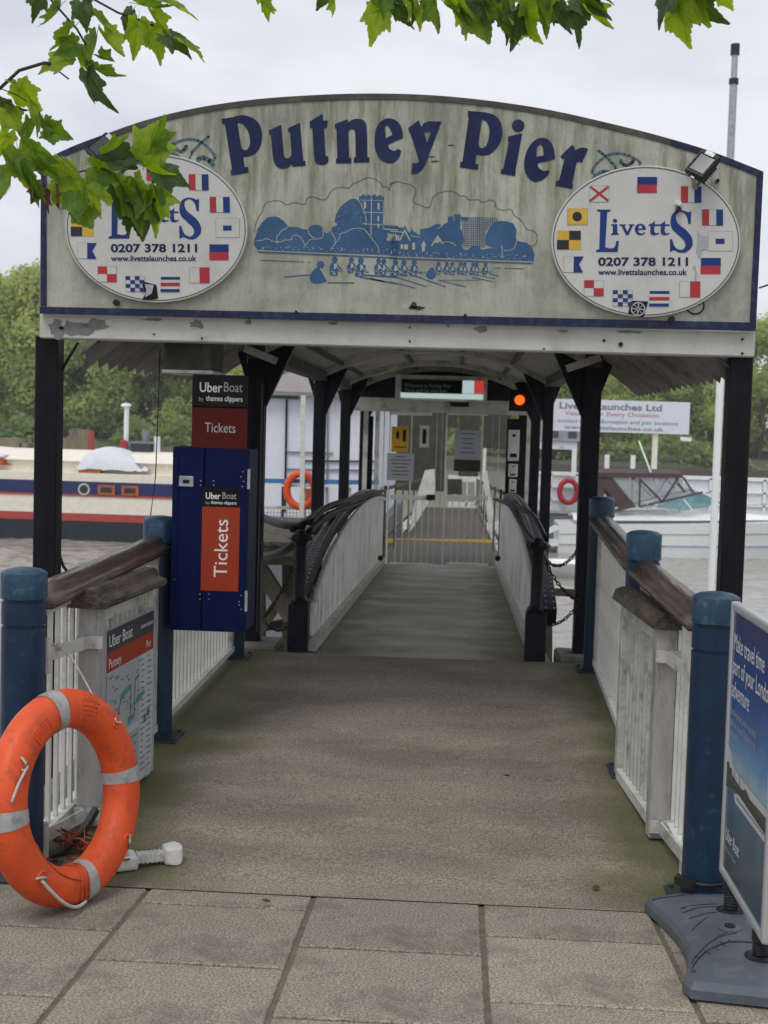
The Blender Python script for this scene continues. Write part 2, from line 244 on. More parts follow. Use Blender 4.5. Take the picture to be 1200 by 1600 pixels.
# ------------------------------------------------------------------ mesh helpers
class MB:
    def __init__(s): s.v = []; s.f = []; s.m = []; s.sm = []
    def add(s, vs, fs, mi=0, smooth=False):
        o = len(s.v); s.v += [tuple(v) for v in vs]
        for f in fs: s.f.append([i+o for i in f]); s.m.append(mi); s.sm.append(smooth)
        return s
    def box(s, a, b, mi=0, bev=0):
        x0, y0, z0 = [min(p, q) for p, q in zip(a, b)]; x1, y1, z1 = [max(p, q) for p, q in zip(a, b)]
        vs = [(x, y, z) for z in (z0, z1) for x, y in ((x0, y0), (x1, y0), (x1, y1), (x0, y1))]
        return s.add(vs, [(0, 3, 2, 1), (4, 5, 6, 7), (0, 1, 5, 4), (1, 2, 6, 5), (2, 3, 7, 6), (3, 0, 4, 7)], mi)
    def obox(s, p, q, wd, h, upv=(0, 0, 1), mi=0):      # bar from p to q, width wd (sideways) and height h (along upv), centred
        p = Vector(p); q = Vector(q); d = (q-p).normalized(); u = Vector(upv); sd_ = d.cross(u).normalized(); u = sd_.cross(d).normalized()
        vs = [e + sd_*(a*wd/2) + u*(c*h/2) for e in (p, q) for a, c in ((-1, -1), (1, -1), (1, 1), (-1, 1))]
        return s.add(vs, [(0, 1, 2, 3), (7, 6, 5, 4), (0, 4, 5, 1), (1, 5, 6, 2), (2, 6, 7, 3), (3, 7, 4, 0)], mi)
    def sweep(s, pts, prof, upv=(0, 0, 1), mi=0, smooth=False, closed=False, caps=True):
        pts = [Vector(p) for p in pts]; n = len(pts); k = len(prof); vs = []
        for i, p in enumerate(pts):
            a = pts[i-1] if (i or closed) else pts[i]; b_ = pts[(i+1) % n] if (i < n-1 or closed) else pts[i]
            d = (b_-a).normalized(); u = Vector(upv)
            if abs(d.dot(u)) > .98: u = Vector((1, 0, 0))
            sd_ = d.cross(u).normalized(); u = sd_.cross(d)
            vs += [p + sd_*x + u*y for x, y in prof]
        fs = [(i*k+j, i*k+(j+1) % k, ((i+1) % n)*k+(j+1) % k, ((i+1) % n)*k+j) for i in range(n if closed else n-1) for j in range(k)]
        if caps and not closed: fs += [tuple(range(k-1, -1, -1)), tuple((n-1)*k+j for j in range(k))]
        return s.add(vs, fs, mi, smooth)
    def tube(s, pts, r, n=8, mi=0, closed=False, upv=(0, 0, 1)):
        pr = [(r*math.cos(2*math.pi*i/n), r*math.sin(2*math.pi*i/n)) for i in range(n)]
        return s.sweep(pts, pr, upv, mi, True, closed)
    def lathe(s, c, prof, n=24, mi=0, ax='z', smooth=True):
        c = Vector(c); vs = []
        for r, h in prof:
            for i in range(n):
                a = 2*math.pi*i/n
                o = (r*math.cos(a), r*math.sin(a), h) if ax == 'z' else ((r*math.cos(a), h, r*math.sin(a)) if ax == 'y' else (h, r*math.cos(a), r*math.sin(a)))
                vs.append(c+Vector(o))
        k = len(prof); start = 0
        def dirn(i): return math.atan2(prof[i+1][1]-prof[i][1], prof[i+1][0]-prof[i][0])
        for i in range(k-1):          # keep hard edges where the profile turns sharply
            if i == k-2 or abs(math.remainder(dirn(i+1)-dirn(i), 2*math.pi)) > .6:
                m_ = i+1-start; s.add(vs[start*n:(i+2)*n], [(a*n+j, a*n+(j+1) % n, (a+1)*n+(j+1) % n, (a+1)*n+j) for a in range(m_) for j in range(n)], mi, smooth); start = i+1
        return s.add([vs[i] for i in range(n)] + [vs[(k-1)*n+i] for i in range(n)], [tuple(range(n-1, -1, -1)), tuple(range(n, 2*n))], mi)
    def prism(s, poly, ex, mi=0, holes=()):              # poly: 3D points in one plane, extruded by vector ex
        ex = Vector(ex); loops = [[Vector(p) for p in poly]] + [[Vector(p) for p in h] for h in holes]
        tri = tessellate_polygon(loops); flat = [p for l in loops for p in l]; n = len(flat)
        vs = flat + [p+ex for p in flat]; fs = [tuple(t) for t in tri] + [tuple(i+n for i in reversed(t)) for t in tri]
        o = 0
        for l in loops:
            k = len(l)
            for i in range(k): a, b_ = o+i, o+(i+1) % k; fs.append((a, b_, b_+n, a+n))
            o += k
        return s.add(vs, fs, mi)
    def flat(s, poly, mi=0, holes=()):
        loops = [[Vector(p) for p in poly]] + [[Vector(p) for p in h] for h in holes]
        tri = tessellate_polygon(loops); return s.add([p for l in loops for p in l], [tuple(t) for t in tri], mi)
    def mesh(s, name, mats, bevel=None):
        me = bpy.data.meshes.new(name); me.from_pydata(s.v, [], s.f)
        for m in (mats if isinstance(mats, (list, tuple)) else [mats]): me.materials.append(M[m] if isinstance(m, str) else m)
        me.polygons.foreach_set('material_index', s.m); me.polygons.foreach_set('use_smooth', s.sm)
        import bmesh
        b = bmesh.new(); b.from_mesh(me); bmesh.ops.recalc_face_normals(b, faces=b.faces); b.to_mesh(me); b.free()
        me.update(); return me
PW = {}
def put(o, parent=None, loc=(0, 0, 0)):
    loc = Vector(loc); col.objects.link(o)
    if parent: o.parent = parent; o.location = loc - PW[parent.name]
    else: o.location = loc
    PW[o.name] = loc; return o
def obj(name, mb, mats, parent=None, loc=(0, 0, 0), bevel=0, seg=1, label=None):
    me = mb if isinstance(mb, bpy.types.Mesh) else mb.mesh(name, mats)
    o = bpy.data.objects.new(name, me); put(o, parent, loc)
    if bevel:
        md = o.modifiers.new('bevel', 'BEVEL'); md.width = bevel; md.segments = seg; md.limit_method = 'ANGLE'; md.angle_limit = R(35)
    if label: o['label'] = label
    return o
def thing(name, label, cat, loc=(0, 0, 0), group=None):
    o = bpy.data.objects.new(name, None); o.empty_display_size = .2; put(o, None, loc)
    o['label'] = label; o['category'] = cat
    if group: o['group'] = group
    return o
def tag(o, label, cat, group=None):
    o['label'] = label; o['category'] = cat
    if group: o['group'] = group
    return o
def struct(o, kind='structure'): o['kind'] = kind; return o
def smooth2(pts, n=5, closed=True):
    """(x,y) corner, (x,y,1) smooth"""
    out = []; k = len(pts)
    def tan(i):
        if len(pts[i % k]) < 3: return None
        a, b_ = pts[(i-1) % k], pts[(i+1) % k]; return ((b_[0]-a[0])/2, (b_[1]-a[1])/2)
    for i in range(k if closed else k-1):
        p, q = pts[i], pts[(i+1) % k]; tp, tq = tan(i), tan(i+1)
        if tp is None and tq is None: out.append((p[0], p[1])); continue
        ch = (q[0]-p[0], q[1]-p[1]); L_ = math.hypot(*ch)
        def fit(tv):
            if tv is None: return ch
            l = math.hypot(*tv) or 1; return (tv[0]/l*L_, tv[1]/l*L_)
        tp, tq = fit(tp), fit(tq)
        for j in range(n):
            u = j/n; h1 = 2*u**3-3*u*u+1; h2 = u**3-2*u*u+u; h3 = -2*u**3+3*u*u; h4 = u**3-u*u
            out.append((h1*p[0]+h2*tp[0]+h3*q[0]+h4*tq[0], h1*p[1]+h2*tp[1]+h3*q[1]+h4*tq[1]))
    if not closed: out.append(pts[-1][:2])
    return out
def circ(cx, cy, rx, ry=None, n=24): ry = ry or rx; return [(cx+rx*math.cos(2*math.pi*i/n), cy+ry*math.sin(2*math.pi*i/n)) for i in range(n)]
def strip(pts, wd):               # 2D line of width wd as quads
    qs = []
    for a, b_ in zip(pts[:-1], pts[1:]):
        dx, dy = b_[0]-a[0], b_[1]-a[1]; l = math.hypot(dx, dy) or 1; nx, ny = -dy/l*wd/2, dx/l*wd/2; ex, ey = dx/l*wd*.3, dy/l*wd*.3
        qs.append([(a[0]+nx-ex, a[1]+ny-ey), (a[0]-nx-ex, a[1]-ny-ey), (b_[0]-nx+ex, b_[1]-ny+ey), (b_[0]+nx+ex, b_[1]+ny+ey)])
    return qs
def text_faces(txt, size, bold=0, align='LEFT', sx=1, font_res=3, shear=0):
    """2D triangles of a text line (built-in font)"""
    c = bpy.data.curves.new('t', 'FONT'); c.body = txt; c.size = size; c.offset = bold; c.align_x = align; c.resolution_u = font_res; c.fill_mode = 'FRONT'; c.shear = shear
    o = bpy.data.objects.new('t', c); col.objects.link(o)
    me = bpy.data.meshes.new_from_object(o.evaluated_get(bpy.context.evaluated_depsgraph_get()))
    vs = [(v.co.x*sx, v.co.y) for v in me.vertices]; fs = [tuple(p.vertices) for p in me.polygons]
    bpy.data.objects.remove(o); bpy.data.curves.remove(c); bpy.data.meshes.remove(me)
    return vs, fs
def text_on(mb, txt, size, O, U, V, N_=None, off=.002, mi=0, **kw):
    """write text on the plane O + x*U + y*V, lifted by off along the normal"""
    vs, fs = text_faces(txt, size, **kw); U = Vector(U); V = Vector(V); O = Vector(O); n = Vector(N_) if N_ else U.cross(V).normalized()
    return mb.add([O+U*x+V*y+n*off for x, y in vs], fs, mi)
# ================================================================== SETTING
WZ = -2.62
import numpy as np
from mathutils import noise as mnoise
nxw, nyw = 250, 260; xs_w = np.linspace(-34, 24, nxw+1); ys_w = np.linspace(6, 66, nyw+1); vs = []
for y in ys_w:
    for x in xs_w:
        f = min(1, (x+34)/3, (24-x)/3, (66-y)/4, (y-6)/1.5); p = Vector((x*.75, y*1.15, 0))
        h = (1-abs(mnoise.noise(p)))*.10+.055*mnoise.noise(p*2.3)+.03*mnoise.noise(p*5.1)-.06
        vs.append((x, y, WZ+h*max(0, f)))
mb = MB(); k = nxw+1; mb.add(vs, [(j*k+i, j*k+i+1, (j+1)*k+i+1, (j+1)*k+i) for j in range(nyw) for i in range(nxw)], 0, True)
o_ = len(vs); R_ = [(-900, 4.9), (900, 4.9), (900, 1500), (-900, 1500)]; I_ = [(-34, 6), (24, 6), (24, 66), (-34, 66)]
mb.add([(a, b_, WZ) for a, b_ in R_+I_], [(0, 1, 5, 4), (1, 2, 6, 5), (2, 3, 7, 6), (3, 0, 4, 7)]); struct(obj('river_water', mb, 'water'))
mb = MB(); mb.add([(-900, -60, -5), (900, -60, -5), (900, 1600, -5), (-900, 1600, -5)], [(0, 1, 2, 3)]); struct(obj('river_bed', mb, 'bank'))
# promenade: base, mortar and separate slabs
g0, g1 = gz(-6.0), gz(4.79)
mb = MB(); mb.prism([(-9, -6, g0-.007), (-9, 4.79, g1-.007), (-9, 4.79, -5), (-9, -6, -5)], (18, 0, 0)); pave = struct(obj('pavement', mb, 'joint'))
# kerb-like quay edge either side of the ramp
wall = MB(); wall.box((-9, 4.8, -5), (9, 5.05, -.035)); struct(obj('river_wall', wall, 'concrete'))
TH = math.atan(.064)
slabmesh = {}
def slab(w_, l_):
    k = (round(w_, 3), round(l_, 3))
    if k not in slabmesh:
        m_ = MB(); g = .009; ch = .004; a, b_ = w_/2-g, l_/2-g
        vs = [(-a, -b_, -.03), (a, -b_, -.03), (a, b_, -.03), (-a, b_, -.03), (-a, -b_, -ch), (a, -b_, -ch), (a, b_, -ch), (-a, b_, -ch), (-a+ch, -b_+ch, 0), (a-ch, -b_+ch, 0), (a-ch, b_-ch, 0), (-a+ch, b_-ch, 0)]
        m_.add(vs, [(0, 1, 5, 4), (1, 2, 6, 5), (2, 3, 7, 6), (3, 0, 4, 7), (4, 5, 9, 8), (5, 6, 10, 9), (6, 7, 11, 10), (7, 4, 8, 11), (8, 9, 10, 11)])
        slabmesh[k] = m_.mesh('paving_slab', 'slab')
    return slabmesh[k]
rnd = random.Random(3)
first = {-3: 4.22, -2: 4.54, -1: 4.16, 0: 4.36}     # y of the first cross joint in the columns seen
for ci in range(-9, 9):
    x0 = -.47 + .6*(ci+1); xc = x0+.3
    y = first.get(ci, 4.1+.6*rnd.random()); rows = [(y, 4.72)]
    while y > -.6: rows.append((y-.6, y)); y -= .6
    if abs(ci) > 6: rows = rows[:4]
    for a, b_ in rows:
        o = bpy.data.objects.new('paving_slab', slab(.6, b_-a)); yc = (a+b_)/2
        put(o, pave, (xc, yc, gz(yc)+rnd.uniform(-.0015, .0015))); o.rotation_euler = (-TH+rnd.uniform(-.002, .002), rnd.uniform(-.002, .002), 0)
# ramp of exposed aggregate concrete
mb = MB(); nx, ny = 16, 40; X0, X1 = -1.72, 1.14; Y0, Y1 = 4.70, 9.0
vs = []
for j in range(ny+1):
    for i in range(nx+1):
        y = Y0+(Y1-Y0)*j/ny; x = X0+(X1-X0)*i/nx
        vs.append((x, y, gz(y)+.004+(.009*min(1, (y-Y0)*4) if True else 0)+.004*math.sin(x*3+y*2)*min(1, (y-Y0)*2)))
fs = [(j*(nx+1)+i, j*(nx+1)+i+1, (j+1)*(nx+1)+i+1, (j+1)*(nx+1)+i) for j in range(ny) for i in range(nx)]
mb.add(vs, fs, 0, True)
mb.add([(X0, Y1, gz(Y1)), (X1, Y1, gz(Y1)), (X1, Y1, -.35), (X0, Y1, -.35), (X0, Y0, .0), (X1, Y0, .0), (X1, Y0, -.35), (X0, Y0, -.35)], [(0, 1, 2, 3), (4, 0, 3, 7), (1, 5, 6, 2), (3, 2, 6, 7)])
ramp = struct(obj('ramp', mb, 'ramp'))
mb = MB(); mb.box((X0-.12, 5.06, -.6), (X0-.003, 8.99, .02)); mb.box((X1+.003, 5.06, -.6), (X1+.12, 8.99, .02)); mb.box((-1.7, 8.6, -5), (1.12, 8.98, -.36)); obj('ramp_beam', mb, 'concrete', ramp)
# stone blocks at the river end carrying the posts
for nm, px, sx in (('left', 402, 0), ('right', 898, 0)):
    p = bp(px, 1035, 9.25)
    mb = MB(); mb.box((p.x-.13, 9.06, -.6), (p.x+.16, 9.5, .17))
    tag(obj('stone_block', mb, 'concrete', None, (0, 0, 0), .02), 'mossy stone block under the %s canopy post at the river end of the ramp' % nm, 'stone block', 'stone blocks under the canopy posts')

# ================================================================== CANOPY
XC = -.28; RC = 2.45; ZT = EYE+.87
def roofz(x, dr=0): return ZT-RC+math.sqrt(max(.01, (RC-dr)**2-(x-XC)**2))
can = thing('pier_canopy', 'arched corrugated canopy on black posts covering the pier ramp and gangway', 'canopy', (XC, 8, 0))
def corr(name, xl, xr, ya, yb, pitch=.20, amp=.045, dr=0):
    m_ = MB(); ny = int((yb-ya)/pitch*6); na = 18; vs = []
    for j in range(ny+1):
        y = ya+(yb-ya)*j/ny; a = amp*math.sin(2*math.pi*(y-ya)/pitch)
        for i in range(na+1):
            x = xl+(xr-xl)*i/na; vs.append((x, y, roofz(x, dr)+a))
    k = len(vs); vs += [(v[0], v[1], v[2]+.012) for v in vs]
    fs = [(j*(na+1)+i, j*(na+1)+i+1, (j+1)*(na+1)+i+1, (j+1)*(na+1)+i) for j in range(ny) for i in range(na)]
    fs += [tuple(q+k for q in f) for f in fs]
    for j in range(ny):
        for e in (0, na): a0, b0 = j*(na+1)+e, (j+1)*(na+1)+e; fs.append((a0, b0, b0+k, a0+k))
    m_.add(vs, fs, 0, True); return obj(name, m_, 'corr' if dr == 0 else 'corrpale', can)
corr('corrugated_roof', -1.86, 1.29, 6.5, 9.85)
corr('corrugated_roof', -1.5, .97, 9.9, 19.2, dr=.03)
# fascia beam in front, with peeling paint
A = [bp(62, 489, 6.4), bp(1181, 518, 6.4), bp(1179, 558, 6.4), bp(61, 528, 6.4)]
beam = MB(); beam.prism(A, (0, .11, 0)); bo = obj('fascia_beam', beam, 'beam', can, bevel=.006)
pk = MB(); rp_ = random.Random(5)
def blob(cx, cy, rx, ry, n=14, yy=6.398):
    return [bp(cx+rx*math.cos(2*math.pi*i/n)*rp_.uniform(.55, 1.1), cy+ry*math.sin(2*math.pi*i/n)*rp_.uniform(.45, 1.15), yy) for i in range(n)]
for cx, cy, rx, ry in ((118, 512, 32, 15), (150, 506, 22, 10), (88, 515, 14, 17), (308, 507, 14, 8), (388, 503, 5, 5), (520, 505, 9, 3), (752, 514, 12, 6), (985, 519, 30, 3), (880, 517, 10, 3), (240, 499, 18, 3), (640, 503, 14, 2.5), (700, 509, 3, 3)):
    pk.prism(blob(cx, cy, rx, ry), (0, .003, 0))
obj('peeled_patch', pk, 'primer', bo)['kind'] = 'stuff'
pk = MB()
for cx, cy, r in ((970, 538, 3.6), (944, 532, 2.2), (1160, 530, 2), (1160, 552, 2), (850, 545, 1.5), (640, 533, 1.6), (640, 512, 1.6), (315, 528, 1.6), (240, 522, 1.4)):
    c = bp(cx, cy, 6.392); pk.lathe((c.x, c.y, c.z), [(r/328, 0), (r/328, .01)], 8, ax='y')
obj('bolt', pk, 'iron', bo)
def vpost(px, y, z0, z1, wd, nm='post', two=False):
    p = bp(px, 800, y); m_ = MB(); m_.box((p.x-wd/2, y-wd/2, z0), (p.x+wd/2, y+wd/2, z1)); return obj(nm, m_, 'black', can, bevel=.006), p.x
vpost(74.5, 6.52, -5, bp(75, 529, 6.52).z+.01, .112); vpost(1145, 6.52, -5, bp(1150, 557, 6.52).z+.02, .108)
ZP = EYE+.42
posts = [(397, 9.3, .125), (496, 13.5, .12), (536, 16.5, .12), (566, 19.6, .13), (917, 9.3, .125), (851, 13.5, .10), (832, 16.0, .11), (817, 18.6, .12)]
PX = []
for px, y, wd in posts:
    p, x = vpost(px, y, -5 if y > 9.5 else .165, ZP+.02, wd); PX.append((x, y))
    # knee brackets flaring towards and away from the path
    s_ = 1 if x < XC else -1
    m_ = MB(); zt = min(roofz(x+s_*.2), roofz(x))-.03; zl = EYE+.10; h = wd/2+.002
    m_.prism([(x+s_*h, y-.035, zl), (x+s_*(h+.21), y-.035, zt), (x+s_*(h+.13), y-.035, zt+.02), (x+s_*h, y-.035, zt+.0)], (0, .07, 0))
    m_.prism([(x-s_*h, y-.03, zl+.16), (x-s_*(h+.09), y-.03, zt-.03), (x-s_*h, y-.03, zt-.03)], (0, .06, 0))
    obj('knee_bracket', m_, 'black', can)
# wall plates along the post tops
for s_, idx in ((-1, 0), (1, 4)):
    m_ = MB(); a = PX[idx]; b_ = PX[idx+3]
    m_.obox((a[0], 9.2, ZP+.06), (b_[0], 19.8, ZP+.05), .12, .09); obj('wall_plate', m_, 'captrim', can)
# arch ribs, each with tie bolts
for k, y in enumerate((9.28, 13.5, 16.2, 17.9)):
    k += 1; hw = 1.2; m_ = MB(); n = 18; d = .10 if k < 5 else .28
    xs = [XC-hw+2*hw*i/n for i in range(n+1)]
    m_.prism([(x, y-.04, roofz(x, .032)-.012) for x in xs]+[(x, y-.04, roofz(x, .032+d)) for x in reversed(xs)], (0, .08, 0)); obj('arch_rib', m_, 'arch' if k else 'captrim', can)
for y, zz in ((9.12, 0),):
    for s_ in (-1, 1):
        x = XC+s_*1.2; m_ = MB(); m_.obox((x, y, roofz(x)-.06), (x-s_*.22, y, roofz(x)-.14), .04, .05)
        obj('strut', m_, 'arch', can)
for x in (-1.0, .45):
    m_ = MB(); m_.box((x-.025, 6.5, roofz(x)-.10), (x+.025, 9.84, roofz(x)-.05)); obj('purlin', m_, 'captrim', can)
for x in (-1.2, -.6, 0, .5):
    m_ = MB(); m_.box((x-.02, 9.9, roofz(x, .03)-.07), (x+.02, 19.1, roofz(x, .03)-.03)); obj('purlin', m_, 'captrim', can)
# dark sheet above the gate, added for the shade inside the arch
m_ = MB(); n = 18; xs = [XC-1.15+2.3*i/n for i in range(n+1)]
m_.prism([(x, 18.02, roofz(x, .03)-.03) for x in xs]+[(XC+1.15, 18.02, EYE+.36), (XC-1.15, 18.02, EYE+.36)], (0, .04, 0)); obj('arch_shade_sheet', m_, 'archshade', can)

# ================================================================== SIGN BOARD
YS = 6.36
sgn = thing('pier_sign_board', 'large arched cream and navy sign board reading Putney Pier over the ramp entrance', 'sign', (XC, YS, 2.2))
def P2(px, py, lift=0): q = bp(px, py, YS-lift); return q
top = smooth2([(64, 252), (110, 230, 1), (160, 211, 1), (230, 187, 1), (310, 168, 1), (400, 155, 1), (500, 148, 1), (590, 146, 1), (680, 149, 1), (770, 158, 1), (860, 172, 1), (950, 192, 1), (1030, 212, 1), (1110, 236, 1), (1193, 268)], 4, False)
outl = top+[(1181, 517), (62, 489)]
m_ = MB(); m_.prism([P2(*p) for p in outl], (0, .035, 0)); obj('board', m_, 'board', sgn)
def off(pts, d): # shift downwards along the local normal
    out = []
    for i, p in enumerate(pts):
        a = pts[max(0, i-1)]; b_ = pts[min(len(pts)-1, i+1)]; dx, dy = b_[0]-a[0], b_[1]-a[1]; l = math.hypot(dx, dy); out.append((p[0]-dy/l*d, p[1]+dx/l*d))
    return out
def frame(name, pts, wd, mat, th=.014):
    inner = off(pts, wd); m_ = MB()
    for i in range(len(pts)-1):
        q = [pts[i], pts[i+1], inner[i+1], inner[i]]; m_.prism([P2(*p, .006) for p in q], (0, th, 0))
    return obj(name, m_, mat, sgn)
cut = [i for i, p in enumerate(top) if p[0] < 1062 and p[0] > 150]
mid = top[cut[0]:cut[-1]+1]
frame('top_trim', mid, 9, 'captrim', .05)
frame('navy_frame', top[:cut[0]+1], 9, 'navy', .045); frame('navy_frame', top[cut[-1]:], 10, 'navy', .045)
for nm, q in (('navy_frame', [(62, 479), (1181, 504), (1181, 517), (62, 490)]), ('navy_frame', [(64, 253), (72, 253), (72, 478), (63, 478)]), ('navy_frame', [(1193, 270), (1181, 514), (1172, 503), (1183, 272)])):
    m_ = MB(); m_.prism([P2(*p, .008) for p in q], (0, .02, 0)); obj(nm, m_, 'navy', sgn)
# --- lettering traced as separate letters
def tr(pts, ox, oy, k): return [(ox+p[0]/k, oy+p[1]/k) for p in pts]
letters = {
 'P': (340, 160, [(45,205),(180,185,1),(310,158,1),(430,190,1),(520,270,1),(555,400,1),(530,550,1),(450,650,1),(320,685),(338,810),(378,805),(388,875),(172,912),(162,848),(180,840),(88,262),(58,272)], [(246,255),(300,262,1),(370,340,1),(402,450,1),(395,550,1),(345,598,1),(300,560,1),(282,480)]),
 'u': (340, 160, [(638,350),(795,275),(825,640),(835,680,1),(870,698,1),(915,670,1),(922,600),(905,370),(885,370),(880,320),(1028,255),(1070,730),(1095,730),(1100,790),(935,803),(930,770),(870,815,1),(800,828,1),(730,790,1),(695,700,1),(668,400),(645,405)], None),
 't': (480, 160, [(28,240),(192,140),(200,228),(258,228),(245,315),(210,318),(228,670),(262,675),(262,735,1),(230,770,1),(170,782,1),(110,755,1),(90,690,1),(65,320),(36,322)], None),
 'n': (480, 160, [(345,270),(507,210),(512,250),(580,210,1),(650,205,1),(715,235,1),(742,300,1),(752,682),(775,685),(775,748),(582,752),(582,690),(608,685),(600,370),(580,338,1),(545,335,1),(512,365),(522,690),(550,692),(552,758),(360,763),(360,702),(376,698),(366,325),(348,330)], None),
 'e': (575, 160, [(265,198,1),(370,240,1),(425,340,1),(440,440),(248,530),(270,580,1),(330,605,1),(375,578),(415,605),(390,680,1),(330,745,1),(250,758,1),(160,715,1),(95,600,1),(82,470,1),(105,320,1),(170,230,1)], [(208,310),(240,288,1),(280,340,1),(305,405),(222,448)]),
 'y': (575, 160, [(503,320),(633,222),(668,310),(700,260,1),(760,235),(918,240),(730,740),(690,820,1),(640,870,1),(585,893,1),(540,893),(557,750),(585,760,1),(615,752,1),(640,738),(528,378),(515,375)], [(700,372),(785,366),(738,510)]),
 'P2': (710, 160, [(170,105),(400,125),(500,160,1),(575,240,1),(600,360,1),(580,480,1),(510,590,1),(430,650,1),(350,662,1),(275,648),(262,765),(302,775),(292,842),(67,812),(75,745),(100,740),(180,185),(170,185)], [(345,212),(400,240,1),(435,320,1),(430,440,1),(395,540,1),(350,570,1),(310,555,1),(300,500),(325,340)]),
 'i': (710, 160, [(670,425),(848,385),(762,860),(768,870),(758,920),(578,890),(585,835),(610,832),(682,490),(668,485)], None),
 'e2': (790, 180, [(470,280,1),(560,330,1),(605,430,1),(618,548),(398,600),(410,650,1),(460,690,1),(500,695,1),(520,680),(552,705),(500,780,1),(420,825,1),(340,825,1),(270,760,1),(235,660,1),(240,530,1),(290,400,1),(370,310,1)], [(392,400),(425,370,1),(460,385,1),(480,500),(385,518)]),
 'r': (790, 180, [(683,515),(828,370),(855,395,1),(872,435),(930,408,1),(980,405,1),(1032,420),(955,592),(925,580),(888,590),(828,860),(845,870),(830,922),(622,880),(635,820),(665,818),(738,548),(715,548)], None)}
for k, (ox, oy, o_, h_) in letters.items():
    m_ = MB(); O_ = [P2(*p, .003) for p in tr(smooth2(o_), ox, oy, 8)]; H_ = [[P2(*p, .003) for p in tr(smooth2(h_), ox, oy, 8)]] if h_ else []
    m_.prism(O_, (0, .002, 0), 0, H_)
    if k == 'i': m_.prism([P2(*p, .003) for p in tr(circ(797, 290, 78), 710, 160, 8)], (0, .002, 0))
    obj('letter', m_, 'letter', sgn)
# --- printed river scene
ill = MB(); n0 = .002
def fl(pts, mi, lift, ox, oy, k, holes=()): ill.flat([P2(*p, lift) for p in tr(pts, ox, oy, k)], mi, [[P2(*p, lift) for p in tr(h, ox, oy, k)] for h in holes])
c6 = (390, 270, 5.217); c7 = (610, 270, 5.0)
def bumpy(pts, amp=9, n=3, seed=1):       # leafy outline
    rr = random.Random(seed); s = smooth2(pts, n); return [(x+rr.uniform(-amp, amp)*.5, y+rr.uniform(-amp, amp)*.5) for x, y in s]
fl(bumpy([(40,545),(60,480,1),(90,420,1),(140,370,1),(220,358,1),(280,395,1),(320,440,1),(380,440,1),(440,460,1),(480,450,1),(520,425,1),(580,430,1),(600,470,1),(620,490,1),(650,480,1),(680,440,1),(710,420,1),(695,390,1),(715,320,1),(770,250,1),(820,215,1),(880,225,1),(915,280,1),(935,330,1),(940,400,1),(960,430,1),(1010,440,1),(1050,410,1),(1100,460,1),(1125,500,1),(1110,555),(1210,560),(1210,676),(60,625),(40,590,1)]), 0, .0020, *c6)
fl([(893,190),(915,190),(915,178),(938,178),(938,190),(955,190),(955,178),(980,178),(980,190),(1003,190),(1003,178),(1030,178),(1030,192),(1050,192),(1050,182),(1072,182),(1072,195),(1095,195),(1095,225),(1087,228),(1085,450),(930,450),(930,330),(905,240),(893,225)], 0, .0024, *c6)
for q in ([(932,235),(950,235),(950,290),(932,290)], [(1042,245),(1060,245),(1060,298),(1042,298)], [(1042,352),(1056,352),(1056,395),(1042,395)], [(1038,420),(1050,412),(1062,422),(1050,455)], *[[(1130+i*18,498),(1141+i*18,498),(1141+i*18,552),(1130+i*18,552)] for i in range(4)]): fl(q, 1, .003, *c6)
fl([(1085,425),(1210,432),(1210,500),(1120,490)], 0, .0023, *c6); fl([(1090,455),(1210,462),(1210,470),(1095,463)], 1, .003, *c6)
def ln(pts, wd, mi, lift, c, sm=True, amp=0):
    if amp:
        rr = random.Random(int(pts[0][0])); pts = smooth2([(p[0], p[1], 1) for p in pts], 5, False); pts = [(x+rr.uniform(-amp, amp), y+rr.uniform(-amp, amp)) for x, y in pts]
    for q in strip(pts, wd): fl(q, mi, lift, *c)
for p in ([(225,560),(225,520),(270,470),(330,440)], [(225,575),(300,550),(340,545),(345,520),(390,510),(430,545),(445,600)], [(455,600),(490,550),(530,540),(590,525),(595,480)], [(475,450),(480,490),(530,525)], [(690,600),(700,570),(725,545),(740,500),(790,480),(850,455),(930,460),(970,500),(1000,540),(1040,590),(1045,640)], [(650,460),(690,530),(695,570)], [(50,560),(100,550),(140,535),(190,560),(220,570)], [(893,240),(915,270),(945,350),(940,420)]): ln(p, 6, 1, .003, c6, amp=4)
ln([(993,205),(990,505)], 7, 1, .0032, c6); ln([(920,320),(1088,325)], 6, 1, .0032, c6); ln([(925,415),(1080,425)], 6, 1, .0032, c6); ln([(900,222),(1090,226)], 4, 1, .0032, c6)
rr = random.Random(9)
for i in range(60):
    x = rr.uniform(80, 1180); y = 600+x*.03+rr.uniform(-16, 22); fl([(x,y),(x+rr.uniform(4,9),y+2),(x+rr.uniform(3,8),y+rr.uniform(6,16)),(x-1,y+8)], 1, .003, *c6)
for i in range(26):
    x = rr.uniform(720, 930); y = rr.uniform(240, 470); fl([(x,y),(x+8,y+3),(x+3,y+9)], 1, .003, *c6)
fl([(0,415),(100,430),(112,412),(125,440),(150,470),(160,450),(166,415),(172,450),(232,490),(232,440),(300,430),(360,400),(395,400),(395,430)]+bumpy([(400,420),(450,385,1),(500,380,1),(540,420,1),(565,480,1),(575,540,1),(550,570,1),(600,600,1),(640,570,1),(690,570,1),(710,600,1),(780,590,1),(830,590)],8,3,2)+[(850,590)]+bumpy([(800,580),(750,560,1),(740,510,1),(770,440,1),(820,385,1),(900,375,1),(960,400,1),(985,460,1),(985,520,1),(1060,545,1),(1100,580,1),(1125,640,1),(1120,690)],8,3,3)[1:]+[(0,650)], 0, .0020, *c7)
for q in ([(448,342),(490,338),(490,395),(448,395)], [(498,325),(548,322),(548,420),(498,395)], [(552,345),(606,345),(606,372),(552,372)]): fl(q, 0, .0022, *c7)
